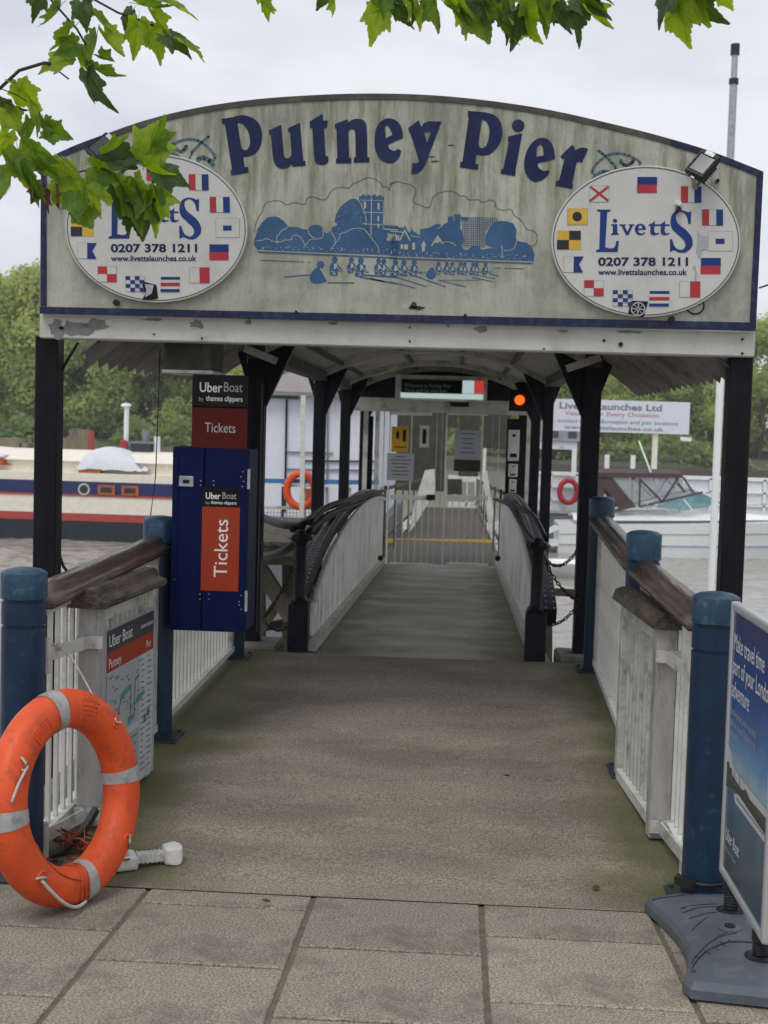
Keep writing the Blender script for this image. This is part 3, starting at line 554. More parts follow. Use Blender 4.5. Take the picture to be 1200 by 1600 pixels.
for i in range(17): x = 565+i*16.5; ln([(x,350+i*.6),(x,(585 if x < 740 else 450) if x < 800 else 390)], 5 if i % 3 else 3, 0, .0021, c7)
for j in range(14): y = 348+j*17; ln([(560,y),(835 if y < 385 else 770 if y < 450 else 745,y+4)], 3.5, 0, .0021, c7)
for q in ([(65,530),(112,440),(160,530),(150,530),(112,462),(77,530)], [(315,572),(370,485),(412,552),(402,556),(370,505),(328,572)], [(238,572),(260,530),(282,570)], [(80,560),(98,560),(98,595),(80,595)], [(105,560),(138,560),(138,598),(105,598)], [(172,545),(192,545),(192,600),(172,600)], [(246,572),(270,572),(270,612),(246,612)], [(345,530),(368,505),(385,530),(380,545),(350,548)]): fl(q, 1, .003, *c7)
for i in range(5): fl([(4+i*14,488),(13+i*14,489),(13+i*14,528),(4+i*14,527)], 1, .003, *c7)
ln([(0,455),(105,465)], 7, 1, .003, c7); ln([(160,492),(235,505)], 5, 1, .003, c7); ln([(410,550),(470,545),(510,575)], 6, 1, .003, c7, amp=3); ln([(890,600),(950,600),(985,540),(985,470)], 5, 1, .003, c7, amp=4); ln([(870,570),(875,665)], 6, 1, .003, c7); ln([(390,405),(430,385),(370,440)], 5, 1, .003, c7)
for i in range(80):
    x = rr.uniform(60, 1080); y = 640+x*.03+rr.uniform(-36, 10); fl([(x,y),(x+rr.uniform(4,9),y+2),(x+rr.uniform(3,8),y+rr.uniform(4,12)),(x-1,y+5)], 1, .003, *c7)
ln([(55,632),(1205,684)], 5, 1, .0034, c6); ln([(70,645),(1205,694)], 9, 0, .0030, c6); ln([(0,655),(1115,697)], 5, 1, .0034, c7); ln([(0,667),(1112,708)], 9, 0, .003, c7)
ln([(55,480),(65,370),(100,320),(130,250),(180,230),(250,230),(305,260),(370,240),(450,258),(465,210),(520,195),(585,220),(630,208),(655,160),(700,125),(770,118),(812,122),(840,90),(895,70),(930,48),(985,40),(1040,60),(1075,95),(1080,110),(1130,118),(1135,140),(1160,90),(1200,72)], 4.5, 2, .002, c6, amp=1.5)
ln([(0,95),(40,70),(110,80),(180,105),(200,150),(180,220),(240,255),(300,270),(320,230),(340,180),(400,150),(490,145),(540,178),(590,185),(610,208),(690,210),(715,230),(790,212),(825,240),(815,262),(880,293),(940,285),(965,330),(1030,380),(1065,440),(1120,455),(1145,490),(1140,545),(1100,570)], 4.5, 2, .002, c7, amp=1.5)
ln([(92,712),(440,726)], 6, 2, .002, c6); ln([(475,728),(495,730)], 5, 2, .002, c6); ln([(890,745),(1050,750)], 5, 2, .002, c7); ln([(810,742),(865,744)], 4, 2, .002, c7)
def rower(x, y, s, c, seed, big=False):
    rr = random.Random(seed*7+1); J = lambda a: rr.uniform(-a, a)*s; L1 = .0020+seed*2e-5; L2 = .0031+seed*1e-5
    fl(smooth2([(x-22*s,y,1),(x-4*s,y-26*s,1),(x+20*s,y-16*s,1),(x+24*s,y+10*s,1),(x+8*s,y+28*s),(x-10*s,y+26*s)], 3), 0, L1, *c)
    fl(smooth2([(x-14*s,y+26*s),(x+10*s,y+28*s),(x+34*s+J(8),y+46*s,1),(x+46*s+J(10),y+74*s,1),(x+74*s+J(10),y+90*s),(x+66*s,y+104*s),(x+26*s,y+92*s),(x+20*s,y+128*s+J(10)),(x-34*s+J(8),y+132*s),(x-38*s+J(6),y+70*s,1),(x-30*s,y+40*s,1)], 3), 0, L1, *c)
    fl(smooth2([(x-4*s,y+34*s),(x+16*s+J(5),y+44*s,1),(x+14*s,y+72*s+J(6),1),(x-10*s+J(5),y+88*s),(x-2*s,y+62*s)], 3), 1, L2, *c)
    ln([(x+20*s, y+60*s), (x+36*s+J(6), y+84*s), (x+60*s, y+94*s)], 6*s, 1, L2, c)
    ln([(x-30*s+J(6), y+96*s), (x-4*s, y+104*s+J(6)), (x+10*s, y+126*s)], 5*s, 1, L2, c)
    if seed % 2: fl([(x-18*s,y+124*s),(x-6*s,y+108*s+J(5)),(x+2*s,y+124*s)], 1, L2, *c)
fl(circ(578, 748, 30, 30, 14), 0, .0021, *c6); fl(smooth2([(545,775,1),(500,820,1),(492,865,1),(520,900,1),(590,895,1),(635,880),(600,820,1),(575,778,1)], 4), 0, .0022, *c6); ln([(575,780),(605,830),(632,880)], 6, 1, .0031, c6)
for i, x in enumerate((692, 828, 905, 1050, 1092, 1185)): rower(x, 705+i*4, 1.0 if i in (0, 2) else .85, c6, i+1)
for i, x in enumerate((40, 105, 185)): rower(x, 700, .8, c7, i+9)
fl(smooth2([(330,740,1),(290,775,1),(280,810,1),(320,830,1),(355,810)], 4), 0, .0022, *c7)
for i, x in enumerate((375, 440, 482, 548, 580, 645, 672, 742)): rower(x, 710+i, .62, c7, i+13)
for a, b_, wd, c in (((280,850),(495,830),7,c6), ((640,896),(850,897),8,c6), ((860,830),(1200,850),12,c6), ((900,850),(1205,905),9,c6), ((980,860),(1090,885),14,c6), ((0,790),(130,800),10,c7), ((0,800),(280,888),7,c7), ((0,850),(190,900),6,c7), ((150,790),(430,890),7,c7), ((380,840),(590,890),6,c7), ((640,815),(790,848),5,c7), ((775,790),(850,806),5,c7), ((690,800),(815,826),5,c7), ((390,838),(700,838),4,c7), ((230,785),(300,770),4,c7)): ln([a, b_], wd, 0, .0021, c)
obj('river_scene_print', ill, ['print', 'printpale', 'printline'], sgn)['kind'] = 'stuff'
# swirl ornaments
orn = MB()
def swirl(dx, dy, flip):
    for pts, wd in (([(262,236),(285,219),(315,222),(333,250)], 4), ([(300,238),(312,225),(325,214)], 4), ([(300,240),(292,255)], 3), ([(262,245),(272,240),(280,247)], 3), ([(272,226),(280,236),(288,234),(290,228)], 5), ([(310,250),(320,247),(331,258)], 7)):
        q = smooth2([(p[0], p[1], 1) for p in pts], 5, False); q = [((2*297-x if flip else x)+dx, y+dy) for x, y in q]
        for s_ in strip(q, wd): orn.flat([P2(*p, .002) for p in s_], 0)
swirl(0, 0, False); swirl(667, 22, True)
obj('ornament', orn, 'teal', sgn)['kind'] = 'stuff'
# small details on the board
m_ = MB()
for cx, cy, r in ((182, 473, 5), (1049, 499, 5), (1121, 283, 3), (463, 487, 2), (727, 493, 2.5)): c = P2(cx, cy, .012); m_.lathe(c, [(r/328, -.01), (r/328*.9, .012)], 10, ax='y')
obj('bolt', m_, 'iron', sgn)
m_ = MB(); rp_.seed(3)
for cx, cy, rx, ry in ((652, 481, 15, 4), (646, 478, 6, 6), (672, 180+65, 9, 1.5), (680, 252, 8, 1.6), (705, 227, 7, 1.4)): m_.flat([q for q in blob(cx, cy, rx, ry, yy=YS-.002)])
obj('flaked_patch', m_, 'dull', sgn)['kind'] = 'stuff'

# --- oval badges
def badge(dcx, dcz, label, tear):
    th_ = thing('oval_sign', label, 'sign', (bp(1009, 377.5, YS).x+dcx, YS-.03, bp(1009, 377.5, YS).z+dcz), 'oval launch company signs')
    def Q(x, y, lift): p = bp(860+x/4, 250+y/4, YS-.034); return Vector((p.x+dcx, YS-.034-lift, p.z+dcz))
    E = lambda rx, ry: circ(597, 508, rx, ry, 56)
    m_ = MB(); m_.prism([Q(*p, 0) for p in E(592, 474)], (0, .030, 0)); obj('panel', m_, 'badge', th_, bevel=.003)
    m_ = MB(); m_.flat([Q(*p, .0015) for p in E(582, 464)], 0, [[Q(*p, .0015) for p in E(576, 458)]]); obj('outline', m_, 'printline', th_)
    def flagm(items, lift0=.0015):
        mats = []; m_ = MB()
        for k, (mat, pts) in enumerate(items):
            if mat not in mats: mats.append(mat)
            m_.flat([Q(*p, lift0+.0008*k) for p in pts], mats.index(mat))
        return obj('signal_flag', m_, mats, th_)
    rc = lambda a, b_, c, d: [(a, b_), (c, b_), (c, d), (a, d)]
    bord = lambda a, b_, c, d: ('printline', rc(a-1.5, b_-1.5, c+1.5, d+1.5))
    flagm([('fblue', rc(543,106,667,158)), ('red', rc(541,155,665,206))])
    flagm([bord(243,162,366,262), ('badge', rc(243,162,366,262)), ('red', [(243,172),(255,162),(366,250),(356,262)]), ('red', [(356,162),(368,172),(252,262),(240,252)])])
    flagm([bord(108,305,231,405), ('yellow', rc(108,305,231,405)), ('fblack', circ(167,354,30,30,18))])
    flagm([('yellow', rc(43,441,190,560)), ('fblack', rc(117,443,190,500)), ('fblack', rc(41,500,115,559))])
    flagm([bord(84,602,146,702), ('badge', rc(84,602,146,702)), ('fblue', [(146,603),(208,603),(178,652),(204,704),(144,704)])])
    flagm([bord(211,753,332,850), ('badge', rc(211,753,332,850)), ('red', rc(212,753,272,801)), ('red', rc(270,801,331,850))])
    it = [bord(391,815,512,912), ('badge', rc(391,815,512,912))]
    for i in range(4):
        for j in range(4):
            if (i+j) % 2 == 0: it.append(('fblue', rc(391+i*30.5,815+j*24.5,421+i*30.5,839+j*24.5)))
    flagm([it[0], it[1]]+it[2:])
    flagm([('fwhite', rc(618,820,742,914)), ('fblue', rc(620,819,744,837)), ('red', rc(618,856,742,878)), ('fblue', rc(616,897,740,915))])
    flagm([bord(808,760,935,857), ('badge', rc(808,760,935,857)), ('red', rc(872,760,936,858))])
    flagm([('fblue', rc(940,612,1065,663)), ('red', rc(938,662,1063,713))])
    flagm([bord(986,447,1137,568), ('badge', rc(986,447,1137,568)), ('fblue', rc(1032,492,1088,525))])
    flagm([bord(950,310,1077,408), ('badge', rc(950,310,1077,408)), ('red', rc(949,310,991,408)), ('fblue', rc(1036,311,1078,409))])
    flagm([bord(817,166,942,266), ('badge', rc(817,166,942,266)), ('red', rc(816,166,860,265)), ('fblue', rc(900,167,943,267))])
    # name
    nm = MB()
    for pts in ([(290,310),(375,310),(375,322),(355,325),(342,545),(370,552,1),(400,545,1),(412,505),(428,508),(420,575),(285,575),(287,562),(305,558),(312,325),(292,320)],
                [(880,320),(876,400),(862,400),(850,350,1),(820,325,1),(790,335,1),(785,365,1),(800,400,1),(850,440,1),(885,490,1),(885,540,1),(850,575,1),(810,580,1),(770,565,1),(748,578),(746,495),(760,495),(780,545,1),(815,562,1),(840,545,1),(838,510,1),(800,470,1),(760,430,1),(750,380,1),(765,335,1),(800,315,1),(840,318,1),(862,328)],
                circ(404,380,14,12,12), [(378,402),(418,400),(418,455),(428,462),(428,468),(378,468),(378,462),(390,456),(390,412),(378,408)],
                [(430,402),(472,402),(472,408),(462,412),(482,448),(498,412),(488,408),(488,402),(524,402),(524,408),(514,412),(488,470),(472,470),(444,412),(430,408)],
                [(565,398,1),(592,415,1),(596,436),(548,438),(556,456,1),(575,458,1),(590,450),(594,456),(570,470,1),(545,466,1),(528,440,1),(535,410,1)],
                [(652,378),(652,402),(680,402),(678,412),(650,412),(650,448,1),(660,458,1),(678,454),(680,462),(650,471,1),(626,460,1),(626,412),(612,412),(614,404),(636,394,1)],
                [(717,378),(717,402),(745,402),(743,412),(715,412),(715,448,1),(725,458,1),(743,454),(745,462),(715,471,1),(691,460,1),(691,412),(677,412),(679,404),(701,394,1)]):
        hole = [[Q(*p, .0018) for p in [(550,428),(552,412),(563,406),(572,414),(572,428)]]] if pts[0] == (565,398,1) else []
        nm.flat([Q(*p, .0018) for p in smooth2(pts, 4)], 0, hole)
    o0 = Q(297, 660, 0); u = (Q(397, 660, 0)-o0).normalized(); pxm = (Q(397, 660, 0)-o0).length/100
    def line(txt, x, y, wd, hgt, bold):
        vs, fs = text_faces(txt, 1, bold=bold); x0 = min(v[0] for v in vs); x1 = max(v[0] for v in vs); y1 = max(v[1] for v in vs)
        nm.add([Q(x+(v[0]-x0)/(x1-x0)*wd, y-v[1]/y1*hgt+(v[0]-x0)/(x1-x0)*0, .0018) for v in vs], fs, 1)
    line('0207 378 1211', 298, 660, 562, 52, .03); line('www.livettslaunches.co.uk', 298, 718, 556, 36, .022)
    obj('lettering', nm, ['fblue', 'letter'], th_)
    if tear == 'r':
        tm = MB(); rq = random.Random(4)
        tm.flat([Q(*p, .0045) for p in [(918,440),(935,470),(975,480),(978,560),(945,560),(935,610),(922,600),(912,560),(925,500)]], 0)
        tm.flat([Q(*p, .0045) for p in [(890,665),(905,660),(915,720),(910,760),(900,750),(905,700)]], 0)
        obj('torn_film', tm, 'postergrey', th_)
        c = Q(797, 275, 0); bm_ = MB(); bm_.lathe((c.x, c.y-.012, c.z), [(.012, -.02), (.017, .012)], 12, ax='y'); bm_.lathe((c.x, c.y-.02, c.z-.03), [(.012, -.02), (.012, .02)], 10, mi=1, ax='y'); obj('knob', bm_, ['plastic', 'iron'], th_)
        st = MB(); st.flat([Q(*p, .005) for p in [(505,880),(610,885),(580,985),(485,960)]], 0); st.flat([Q(*p, .006) for p in circ(547,932,46,44,20)], 1, [[Q(*p, .006) for p in circ(547,932,38,36,20)]])
        for a in range(8): st.flat([Q(*p, .0065) for p in strip([(547,932),(547+38*math.cos(a*math.pi/4+.1),932+36*math.sin(a*math.pi/4+.1))], 8 if a % 2 == 0 else 4)[0]], 1)
        obj('round_sticker', st, ['pblack', 'postergrey'], th_)
    else:
        st = MB(); st.flat([Q(*p, .005) for p in [(500,880),(510,850),(540,858),(590,870),(600,955),(545,968),(495,965),(520,925)]], 0); st.flat([Q(*p, .0062) for p in [(515,865),(575,870),(560,925),(515,950),(525,900)]], 1)
        obj('torn_sticker', st, ['pblack', 'postergrey'], th_)
    return th_
badge(0, 0, 'white oval sign with flags at the right end of the board, round sticker on rim', 'r')
b1 = bp(248, 357, YS); b0 = bp(1009, 377.5, YS)
badge(b1.x-b0.x, b1.z-b0.z, 'white oval sign with flags at the left end of the board, half behind leaves', 'l')
# small round sticker below the right oval
m_ = MB(); m_.flat([P2(*p, .0015) for p in circ(1086, 478, 15, 14)], 0); m_.flat([P2(*p, .0025) for p in circ(1086, 478, 15, 14)], 1, [[P2(*p, .0025) for p in circ(1086, 478, 12.5, 11.5)]])
for q in ([(1078,470),(1085,470),(1085,477),(1078,477)], [(1087,470),(1094,470),(1094,477),(1087,477)]): m_.flat([P2(*p, .003) for p in q], 1)
tag(obj('sticker', m_, ['printpale', 'pblack']), 'small round black and white sticker on the board below the right oval sign', 'sticker')
# floodlights on the board's shoulders
def flood(px, py, flip, label):
    c = bp(px, py, YS-.12); t_ = thing('floodlight', label, 'floodlight', c, 'floodlights on the sign board')
    rot = Matrix.Rotation(R(-58 if not flip else -50), 4, 'Y') @ Matrix.Rotation(R(-30), 4, 'X') @ Matrix.Rotation(R(15), 4, 'Z')
    def T(m_): m_.v = [tuple(c + rot @ (Vector(v)*.78)) for v in m_.v]; return m_
    m_ = MB(); m_.box((-.075, -.02, -.055), (.075, .035, .055)); m_.box((-.085, -.03, -.062), (-.06, .012, .062)); m_.box((.06, -.03, -.062), (.085, .012, .062)); m_.box((-.085, -.03, .05), (.085, .012, .064)); m_.box((-.085, -.03, -.064), (.085, .012, -.05)); obj('housing', T(m_), 'iron', t_, bevel=.004)
    for i in range(7): m_ = MB(); x = -.054+i*.018; m_.box((x-.003, .037, -.05), (x+.003, .065, .05)); obj('cooling_fin', T(m_), 'iron', t_)
    m_ = MB(); m_.box((-.058, -.026, -.048), (.058, -.022, .048)); obj('lens', T(m_), 'glassdark', t_)
    m_ = MB(); m_.box((-.098, -.01, -.012), (-.088, .10, .012)); m_.box((.088, -.01, -.012), (.098, .10, .012)); m_.box((-.098, .092, -.012), (.098, .10, .012)); m_.box((.06, -.034, -.03), (.088, -.031, .03)); obj('bracket', T(m_), 'steel', t_)
flood(1098, 260, False, 'small black floodlight tilted on the right shoulder of the sign board')
flood(160, 232, True, 'small black floodlight on the left shoulder of the sign board behind leaves')
# ================================================================== BOLLARDS AND RAILINGS
def bollard(px, pyt, y, label, near):
    x = bp(px, pyt, y).x; z0 = gz(y); H = bp(px, pyt, y).z - z0; r = .080
    t_ = thing('bollard', label, 'bollard', (x, y, z0), 'blue steel bollards along the ramp')
    m_ = MB(); gs = [H*.895, H*.815] if near else [H*.875]
    zs = []; last = 0
    prof = [(r, 0)]
    for g in reversed(gs): prof += [(r, g-.006), (r-.006, g-.004), (r-.006, g+.004), (r, g+.006)]
    kc = gs[0]
    prof = [p for p in prof if p[1] <= kc+.0061]
    m_.lathe((x, y, z0), prof, 36); obj('post', m_, 'blue', t_)
    m_ = MB(); rc_ = r+.004
    m_.lathe((x, y, z0), [(r-.01, kc+.002), (rc_, kc+.008), (rc_, H-.024), (rc_-.002, H-.019), (rc_-.008, H-.015), (rc_*.72, H-.007), (rc_*.4, H-.002), (.001, H)], 36); obj('cap', m_, 'bluetop', t_)
    m_ = MB(); m_.box((x-.125, y-.125, z0+.002), (x+.125, y+.125, z0+.022)); 
    for a in (-1, 1):
        for b_ in (-1, 1): m_.lathe((x+a*.1, y+b_*.1, z0+.022), [(.012, 0), (.012, .012)], 6)
    obj('base_plate', m_, 'bluedark', t_, bevel=.003); return x, y, z0, H
BL = [bollard(38, 886, 4.80, 'wide blue bollard at the left, behind the orange lifebuoy', True),
      bollard(250, 805, 6.73, 'blue bollard half hidden behind the ticket cabinet', False),
      bollard(368, 783, 8.80, 'far left blue bollard under the right edge of the ticket cabinet', False)]
BR = [bollard(1120, 924, 4.84, 'tall blue bollard beside the advertising stand', True),
      bollard(1007, 828, 6.45, 'blue bollard in the middle of the right railing', False),
      bollard(941, 775, 8.80, 'far right blue bollard next to the chains at the gangway', False)]
HR = [(-.078, 0), (.078, 0), (.084, .012), (.082, .026), (.066, .034), (.050, .038), (.040, .048), (.034, .066), (.024, .078), (-.024, .078), (-.034, .066), (-.040, .048), (-.050, .038), (-.066, .034), (-.082, .026), (-.084, .012)]
def railing(a, b_, label, mat='wood', n=None, hz=.94):
    (xa, ya, za, Ha), (xb, yb, zb, Hb) = a, b_; t_ = thing('railing', label, 'railing', (xa, ya, za), 'white railings with brown handrails')
    ya2, yb2 = ya+.085, yb-.085; f = lambda y: (xa+(xb-xa)*(y-ya)/(yb-ya), za+(zb-za)*(y-ya)/(yb-ya))
    m_ = MB(); x1, z1 = f(ya2); x2, z2 = f(yb2); N_ = 7
    m_.sweep([(x1+(x2-x1)*i/N_, ya2+(yb2-ya2)*i/N_, z1+(z2-z1)*i/N_+hz+.04) for i in range(N_+1)], HR, smooth=True); obj('handrail', m_, mat, t_)
    m_ = MB(); m_.obox((x1, ya2, z1+.085), (x2, yb2, z2+.085), .06, .035); obj('bottom_rail', m_, 'white', t_)
    m_ = MB(); m_.obox((x1, ya2, z1+hz+.02), (x2, yb2, z2+hz+.02), .055, .036); obj('top_rail', m_, 'whitedirty', t_)
    for y in (ya2+.035, yb2-.035):
        x, z = f(y); m_ = MB(); m_.box((x-.026, y-.03, z+.104), (x+.026, y+.03, z+hz)); obj('stile', m_, 'whitedirty', t_, bevel=.003)
    n = n or int((yb2-ya2)/.095); bmesh_ = MB().box((-.008, -.012, 0), (.008, .012, hz-.104)).mesh('baluster', 'whitedirty' if mat == 'woodold' else 'white')
    for i in range(n):
        y = ya2+.07+(yb2-ya2-.14)*(i+.5)/n; x, z = f(y); put(bpy.data.objects.new('baluster', bmesh_), t_, (x, y, z+.104))
    return t_
railing(BL[0], BL[1], 'left white railing with dark wet timber handrail behind the open gate leaf')
railing(BL[1], BL[2], 'far left white railing seen below the ticket cabinet')
railing(BR[0], BR[1], 'near right white railing with wet brown handrail behind the open gate leaf')
railing(BR[1], BR[2], 'far right white railing between the two small blue bollards')
def gate_leaf(xa, ya, xb, yb, hgt, label, boll, sgn_):
    """open gate leaf from the near stile to the far stile; hung from the bollard"""
    t_ = thing('gate_leaf', label, 'gate', (xa, ya, .03), 'open timber gate leaves on the ramp'); z0 = .045
    A_ = Vector((xa, ya, 0)); B_ = Vector((xb, yb, 0)); d = (B_-A_).normalized(); nrm = Vector((d.y, -d.x, 0)); L_ = (B_-A_).length
    def bar(s0, s1, za, zb, th, nm, mat='whitedirty', bev=.004, o=0):
        m_ = MB(); vs = []
        for z in (za, zb):
            for s_, k in ((s0, -1), (s1, -1), (s1, 1), (s0, 1)): vs.append(A_+d*s_+nrm*(k*th/2+o)+Vector((0, 0, z)))
        m_.add(vs, [(0, 3, 2, 1), (4, 5, 6, 7), (0, 1, 5, 4), (1, 2, 6, 5), (2, 3, 7, 6), (3, 0, 4, 7)]); return obj(nm, m_, mat, t_, bevel=bev)
    bar(-.04, .04, z0, hgt, .085, 'stile', 'stileold'); bar(L_-.03, L_+.03, z0, hgt, .055, 'stile')
    bar(.052, L_-.042, z0+.02, z0+.075, .06, 'bottom_rail', 'white'); bar(.052, L_-.042, hgt-.07, hgt-.01, .05, 'top_rail')
    n = 9
    for i in range(n): s_ = .07+(L_-.13)*(i+.5)/n; bar(s_-.013, s_+.013, z0+.077, hgt-.072, .018, 'slat', 'whitedirty', .002)
    cap = MB(); N_ = 6; cap.sweep([A_-d*.07+d*((L_+.13)*i/N_)+Vector((0, 0, hgt+.002)) for i in range(N_+1)], HR if sgn_ < 0 else [(-.065, 0), (.065, 0), (.06, .05), (.03, .062), (-.02, .058), (-.05, .045)], smooth=False); obj('timber_cap', cap, 'woodold', t_)
    bx, by, bz, bH = boll
    for zz in (.80, .10):
        m_ = MB(); p = Vector((bx, by+.085, zz)) ; q = A_+Vector((0, -.052, zz)); p2 = p+Vector(((q.x-p.x)*.1, 0.02, 0))
        m_.obox(p+Vector((-.02*sgn_, -.02, 0)), q+Vector((0, .004, 0)), .012, .05); m_.obox(q+Vector((-.045, -.006, 0)), q+Vector((.06, -.006, 0)), .012, .05, mi=0); m_.lathe((bx+.055*-sgn_, by+.10, zz-.06), [(.018, 0), (.018, .13)], 12); m_.box((bx-.03, by+.06, zz-.045), (bx+.06*-sgn_, by+.12, zz-.03)); obj('hinge_strap', m_, 'whitedirty', t_)
    return A_, B_, d, nrm, t_
GL = gate_leaf(-1.46, 5.32, -1.415, 6.06, .935, 'left open gate leaf with a thick mossy timber cap and a map poster', BL[0], -1)
GR = gate_leaf(.865, 5.5, .815, 6.35, .91, 'right open gate leaf with a short rotten timber cap', BR[0], 1)

# ------------------------------------------------------------------ route map poster on the left gate leaf
A_, B_, d, nrm, _ = GL
p0 = Vector((bxp(152, 1290, -1.37).x, 0, 0)); U = d; nn = nrm
O_ = A_+U*.045+nn*.047+Vector((0, 0, .085)); W_, H_ = .665, .79; V = Vector((0, 0, .943))
po = thing('route_map_poster', 'black, red and white boat route map poster fixed to the left gate leaf', 'poster', O_)
m_ = MB(); m_.prism([O_, O_+U*W_, O_+U*W_+V*H_, O_+V*H_], nn*-.006); obj('backing', m_, 'posterwhite', po)
m_ = MB(); m_.prism([O_+U*W_+nn*.004, O_+U*(W_+.03)+nn*.004, O_+U*(W_+.03)+V*(H_+.01)+nn*.004, O_+U*W_+V*(H_+.01)+nn*.004], nn*-.03); obj('edge_strip', m_, 'alu', po)
pt = MB(); mats = ['posterdark', 'predshade2', 'postergrey', 'posterwhite', 'posterteal', 'postertext', 'text']
def pr(x0, y0, x1, y1, mi, lift=.002): pt.flat([O_+U*a+V*b_+nn*lift for a, b_ in ((x0, y0), (x1, y0), (x1, y1), (x0, y1))], mi)
pr(0, .69, W_, H_, 0); pr(0, .605, W_, .69, 1); pr(.0, .0, W_, .603, 3); pr(.0, .30, .46, .60, 2, .003); pr(.0, .0, .26, .25, 3, .003); pr(.28, .0, .46, .27, 2, .003)
text_on(pt, 'Uber Boat', .075, O_+U*.02+V*.715, U, V, nn, .004, 6); text_on(pt, 'Putney', .06, O_+U*.02+V*.622, U, V, nn, .004, 6); text_on(pt, 'thames clippers', .03, O_+U*.46+V*.73, U, V, nn, .004, 6); text_on(pt, 'Pier', .05, O_+U*.54+V*.625, U, V, nn, .004, 6)
for q in ([(.02,.335),(.14,.36)], [(.14,.36),(.20,.47)], [(.20,.47),(.33,.49)], [(.33,.49),(.33,.335)], [(.33,.335),(.38,.345)], [(.38,.345),(.39,.505)], [(.39,.505),(.44,.515)]):
    for s_ in strip(q, .013): pt.flat([O_+U*a+V*b_+nn*.004 for a, b_ in s_], 5)
for q in ([(.02,.33),(.14,.355)], [(.30,.325),(.37,.335)], [(.42,.40),(.52,.42)], [(.20,.465),(.31,.485)]):
    for s_ in strip(q, .025): pt.flat([O_+U*a+V*b_+nn*.005 for a, b_ in s_], 4)
rq = random.Random(11)
for i in range(46):
    x = rq.uniform(.02, .44); y = rq.uniform(.31, .58); pr(x, y, x+rq.uniform(.02, .05), y+.006, 5, .004)
for cx in (.48, .575):
    for k in range(20): y = .58-k*.028; pr(cx, y, cx+rq.uniform(.03, .075), y+.006, 5, .004)
for k in range(15): y = .22-k*.015; pr(.02, y, .02+rq.uniform(.12, .22), y+.006, 5, .005)
for k in range(12): y = .24-k*.019; pr(.30, y, .30+rq.uniform(.06, .14), y+.006, 5, .005)
pr(.53, .27, .56, .31, 5, .005); pr(.58, .29, .61, .325, 5, .005)
obj('print', pt, mats, po)

# ------------------------------------------------------------------ lifebuoy leaning on the left bollard
cy = 4.50; cc = bp(105, 1254, cy); Rm, ra, rb = .302, .068, .060
ang = R(67.5); uu = Vector((math.cos(ang), math.sin(ang), 0)); nv = Vector((math.sin(ang), -math.cos(ang), 0)); tl = R(8)
vv = (Vector((0, 0, 1))*math.cos(tl) - nv*math.sin(tl)); nv = uu.cross(vv).normalized()
zc = gz(cy)+.372; cc = Vector((cc.x, cy, zc))
lb = thing('lifebuoy', 'big orange lifebuoy with silver bands leaning against the left bollard', 'lifebuoy', cc)
def torus_patch(a0, a1, na, grow=0, nb=20):
    m_ = MB(); vs = []; 
    for i in range(na+1):
        a = a0+(a1-a0)*i/na; rd = uu*math.cos(a)+vv*math.sin(a)
        for j in range(nb):
            b_ = 2*math.pi*j/nb; cb, sb = math.cos(b_), math.sin(b_)
            sq = lambda v: math.copysign(abs(v)**.85, v)
            vs.append(cc+rd*(Rm+(ra+grow)*sq(cb))+nv*((rb+grow)*sq(sb)))
    fs = [(i*nb+j, i*nb+(j+1) % nb, (i+1)*nb+(j+1) % nb, (i+1)*nb+j) for i in range(na) for j in range(nb)]
    m_.add(vs, fs, 0, True); return m_
obj('ring', torus_patch(0, 2*math.pi, 96), 'orange', lb)
for a in (2, 98, 180, 275):
    obj('reflective_band', torus_patch(R(a-5), R(a+5), 5, .0022), 'band', lb)
def onring(a, b_, g=0): rd = uu*math.cos(a)+vv*math.sin(a); return cc+rd*(Rm+(ra+g)*math.cos(b_))+nv*((rb+g)*math.sin(b_))
# raised lettering panels
for a0, a1, bl, bh in ((62, 82, 1.2, 2.1), (114, 130, 1.2, 1.9), (66, 80, .75, 1.1)):
    m_ = MB()
    for s0, s1, e in (((a0, bl), (a1, bl), 0), ((a1, bl), (a1, bh), 0), ((a1, bh), (a0, bh), 0), ((a0, bh), (a0, bl), 0)):
        m_.tube([onring(R(s0[0]+(s1[0]-s0[0])*i/6), s0[1]+(s1[1]-s0[1])*i/6, .0008) for i in range(7)], .0026, 5)
    for k in range(3):
        b_ = bl+(bh-bl)*(k+1)/4
        for i in range(5): m_.tube([onring(R(a0+2+(a1-a0-4)*(i+.1)/5), b_, .0003), onring(R(a0+2+(a1-a0-4)*(i+.75)/5), b_, .0006)], .0030, 4)
    obj('moulded_panel', m_, 'orange', lb)
# recessed rope eyes and grab line
eyes = [R(a) for a in (42, 148, 222, 318)]
for a in eyes:
    m_ = MB(); m_.tube([onring(a+.05*math.cos(t_*math.pi/6), 1.35+.35*math.sin(t_*math.pi/6), -.001) for t_ in range(12)], .005, 6, closed=True); obj('rope_eye', m_, 'orange', lb)
    m_ = MB(); m_.tube([onring(a-.06, 1.1, .004), onring(a-.02, 1.35, .009), onring(a+.05, 1.5, .008), onring(a+.06, 1.3, .004)], .0042, 6); obj('rope_knot', m_, 'rope', lb)
m_ = MB(); pts = []
for i in range(22):
    f = i/21; a = R(222)+(R(268)-R(222))*f; pts.append(onring(a, 1.25-.5*f, .008+.03*math.sin(f*math.pi)))
pts += [onring(R(268+k*1.2), .75-.5*k, .012) for k in range(1, 5)]
m_.tube(pts, .006, 7)
m_.tube([onring(R(170-k*2), 1.0+.05*k, .008) for k in range(12)], .005, 6)
obj('grab_line', m_, 'rope', lb)['kind'] = 'stuff'
m_ = MB()
for k in range(3):
    a = R(262+k*4); m_.tube([onring(a+.02*math.sin(t_), 2*math.pi*t_/20, .004) for t_ in range(20)], .003, 5, closed=True)
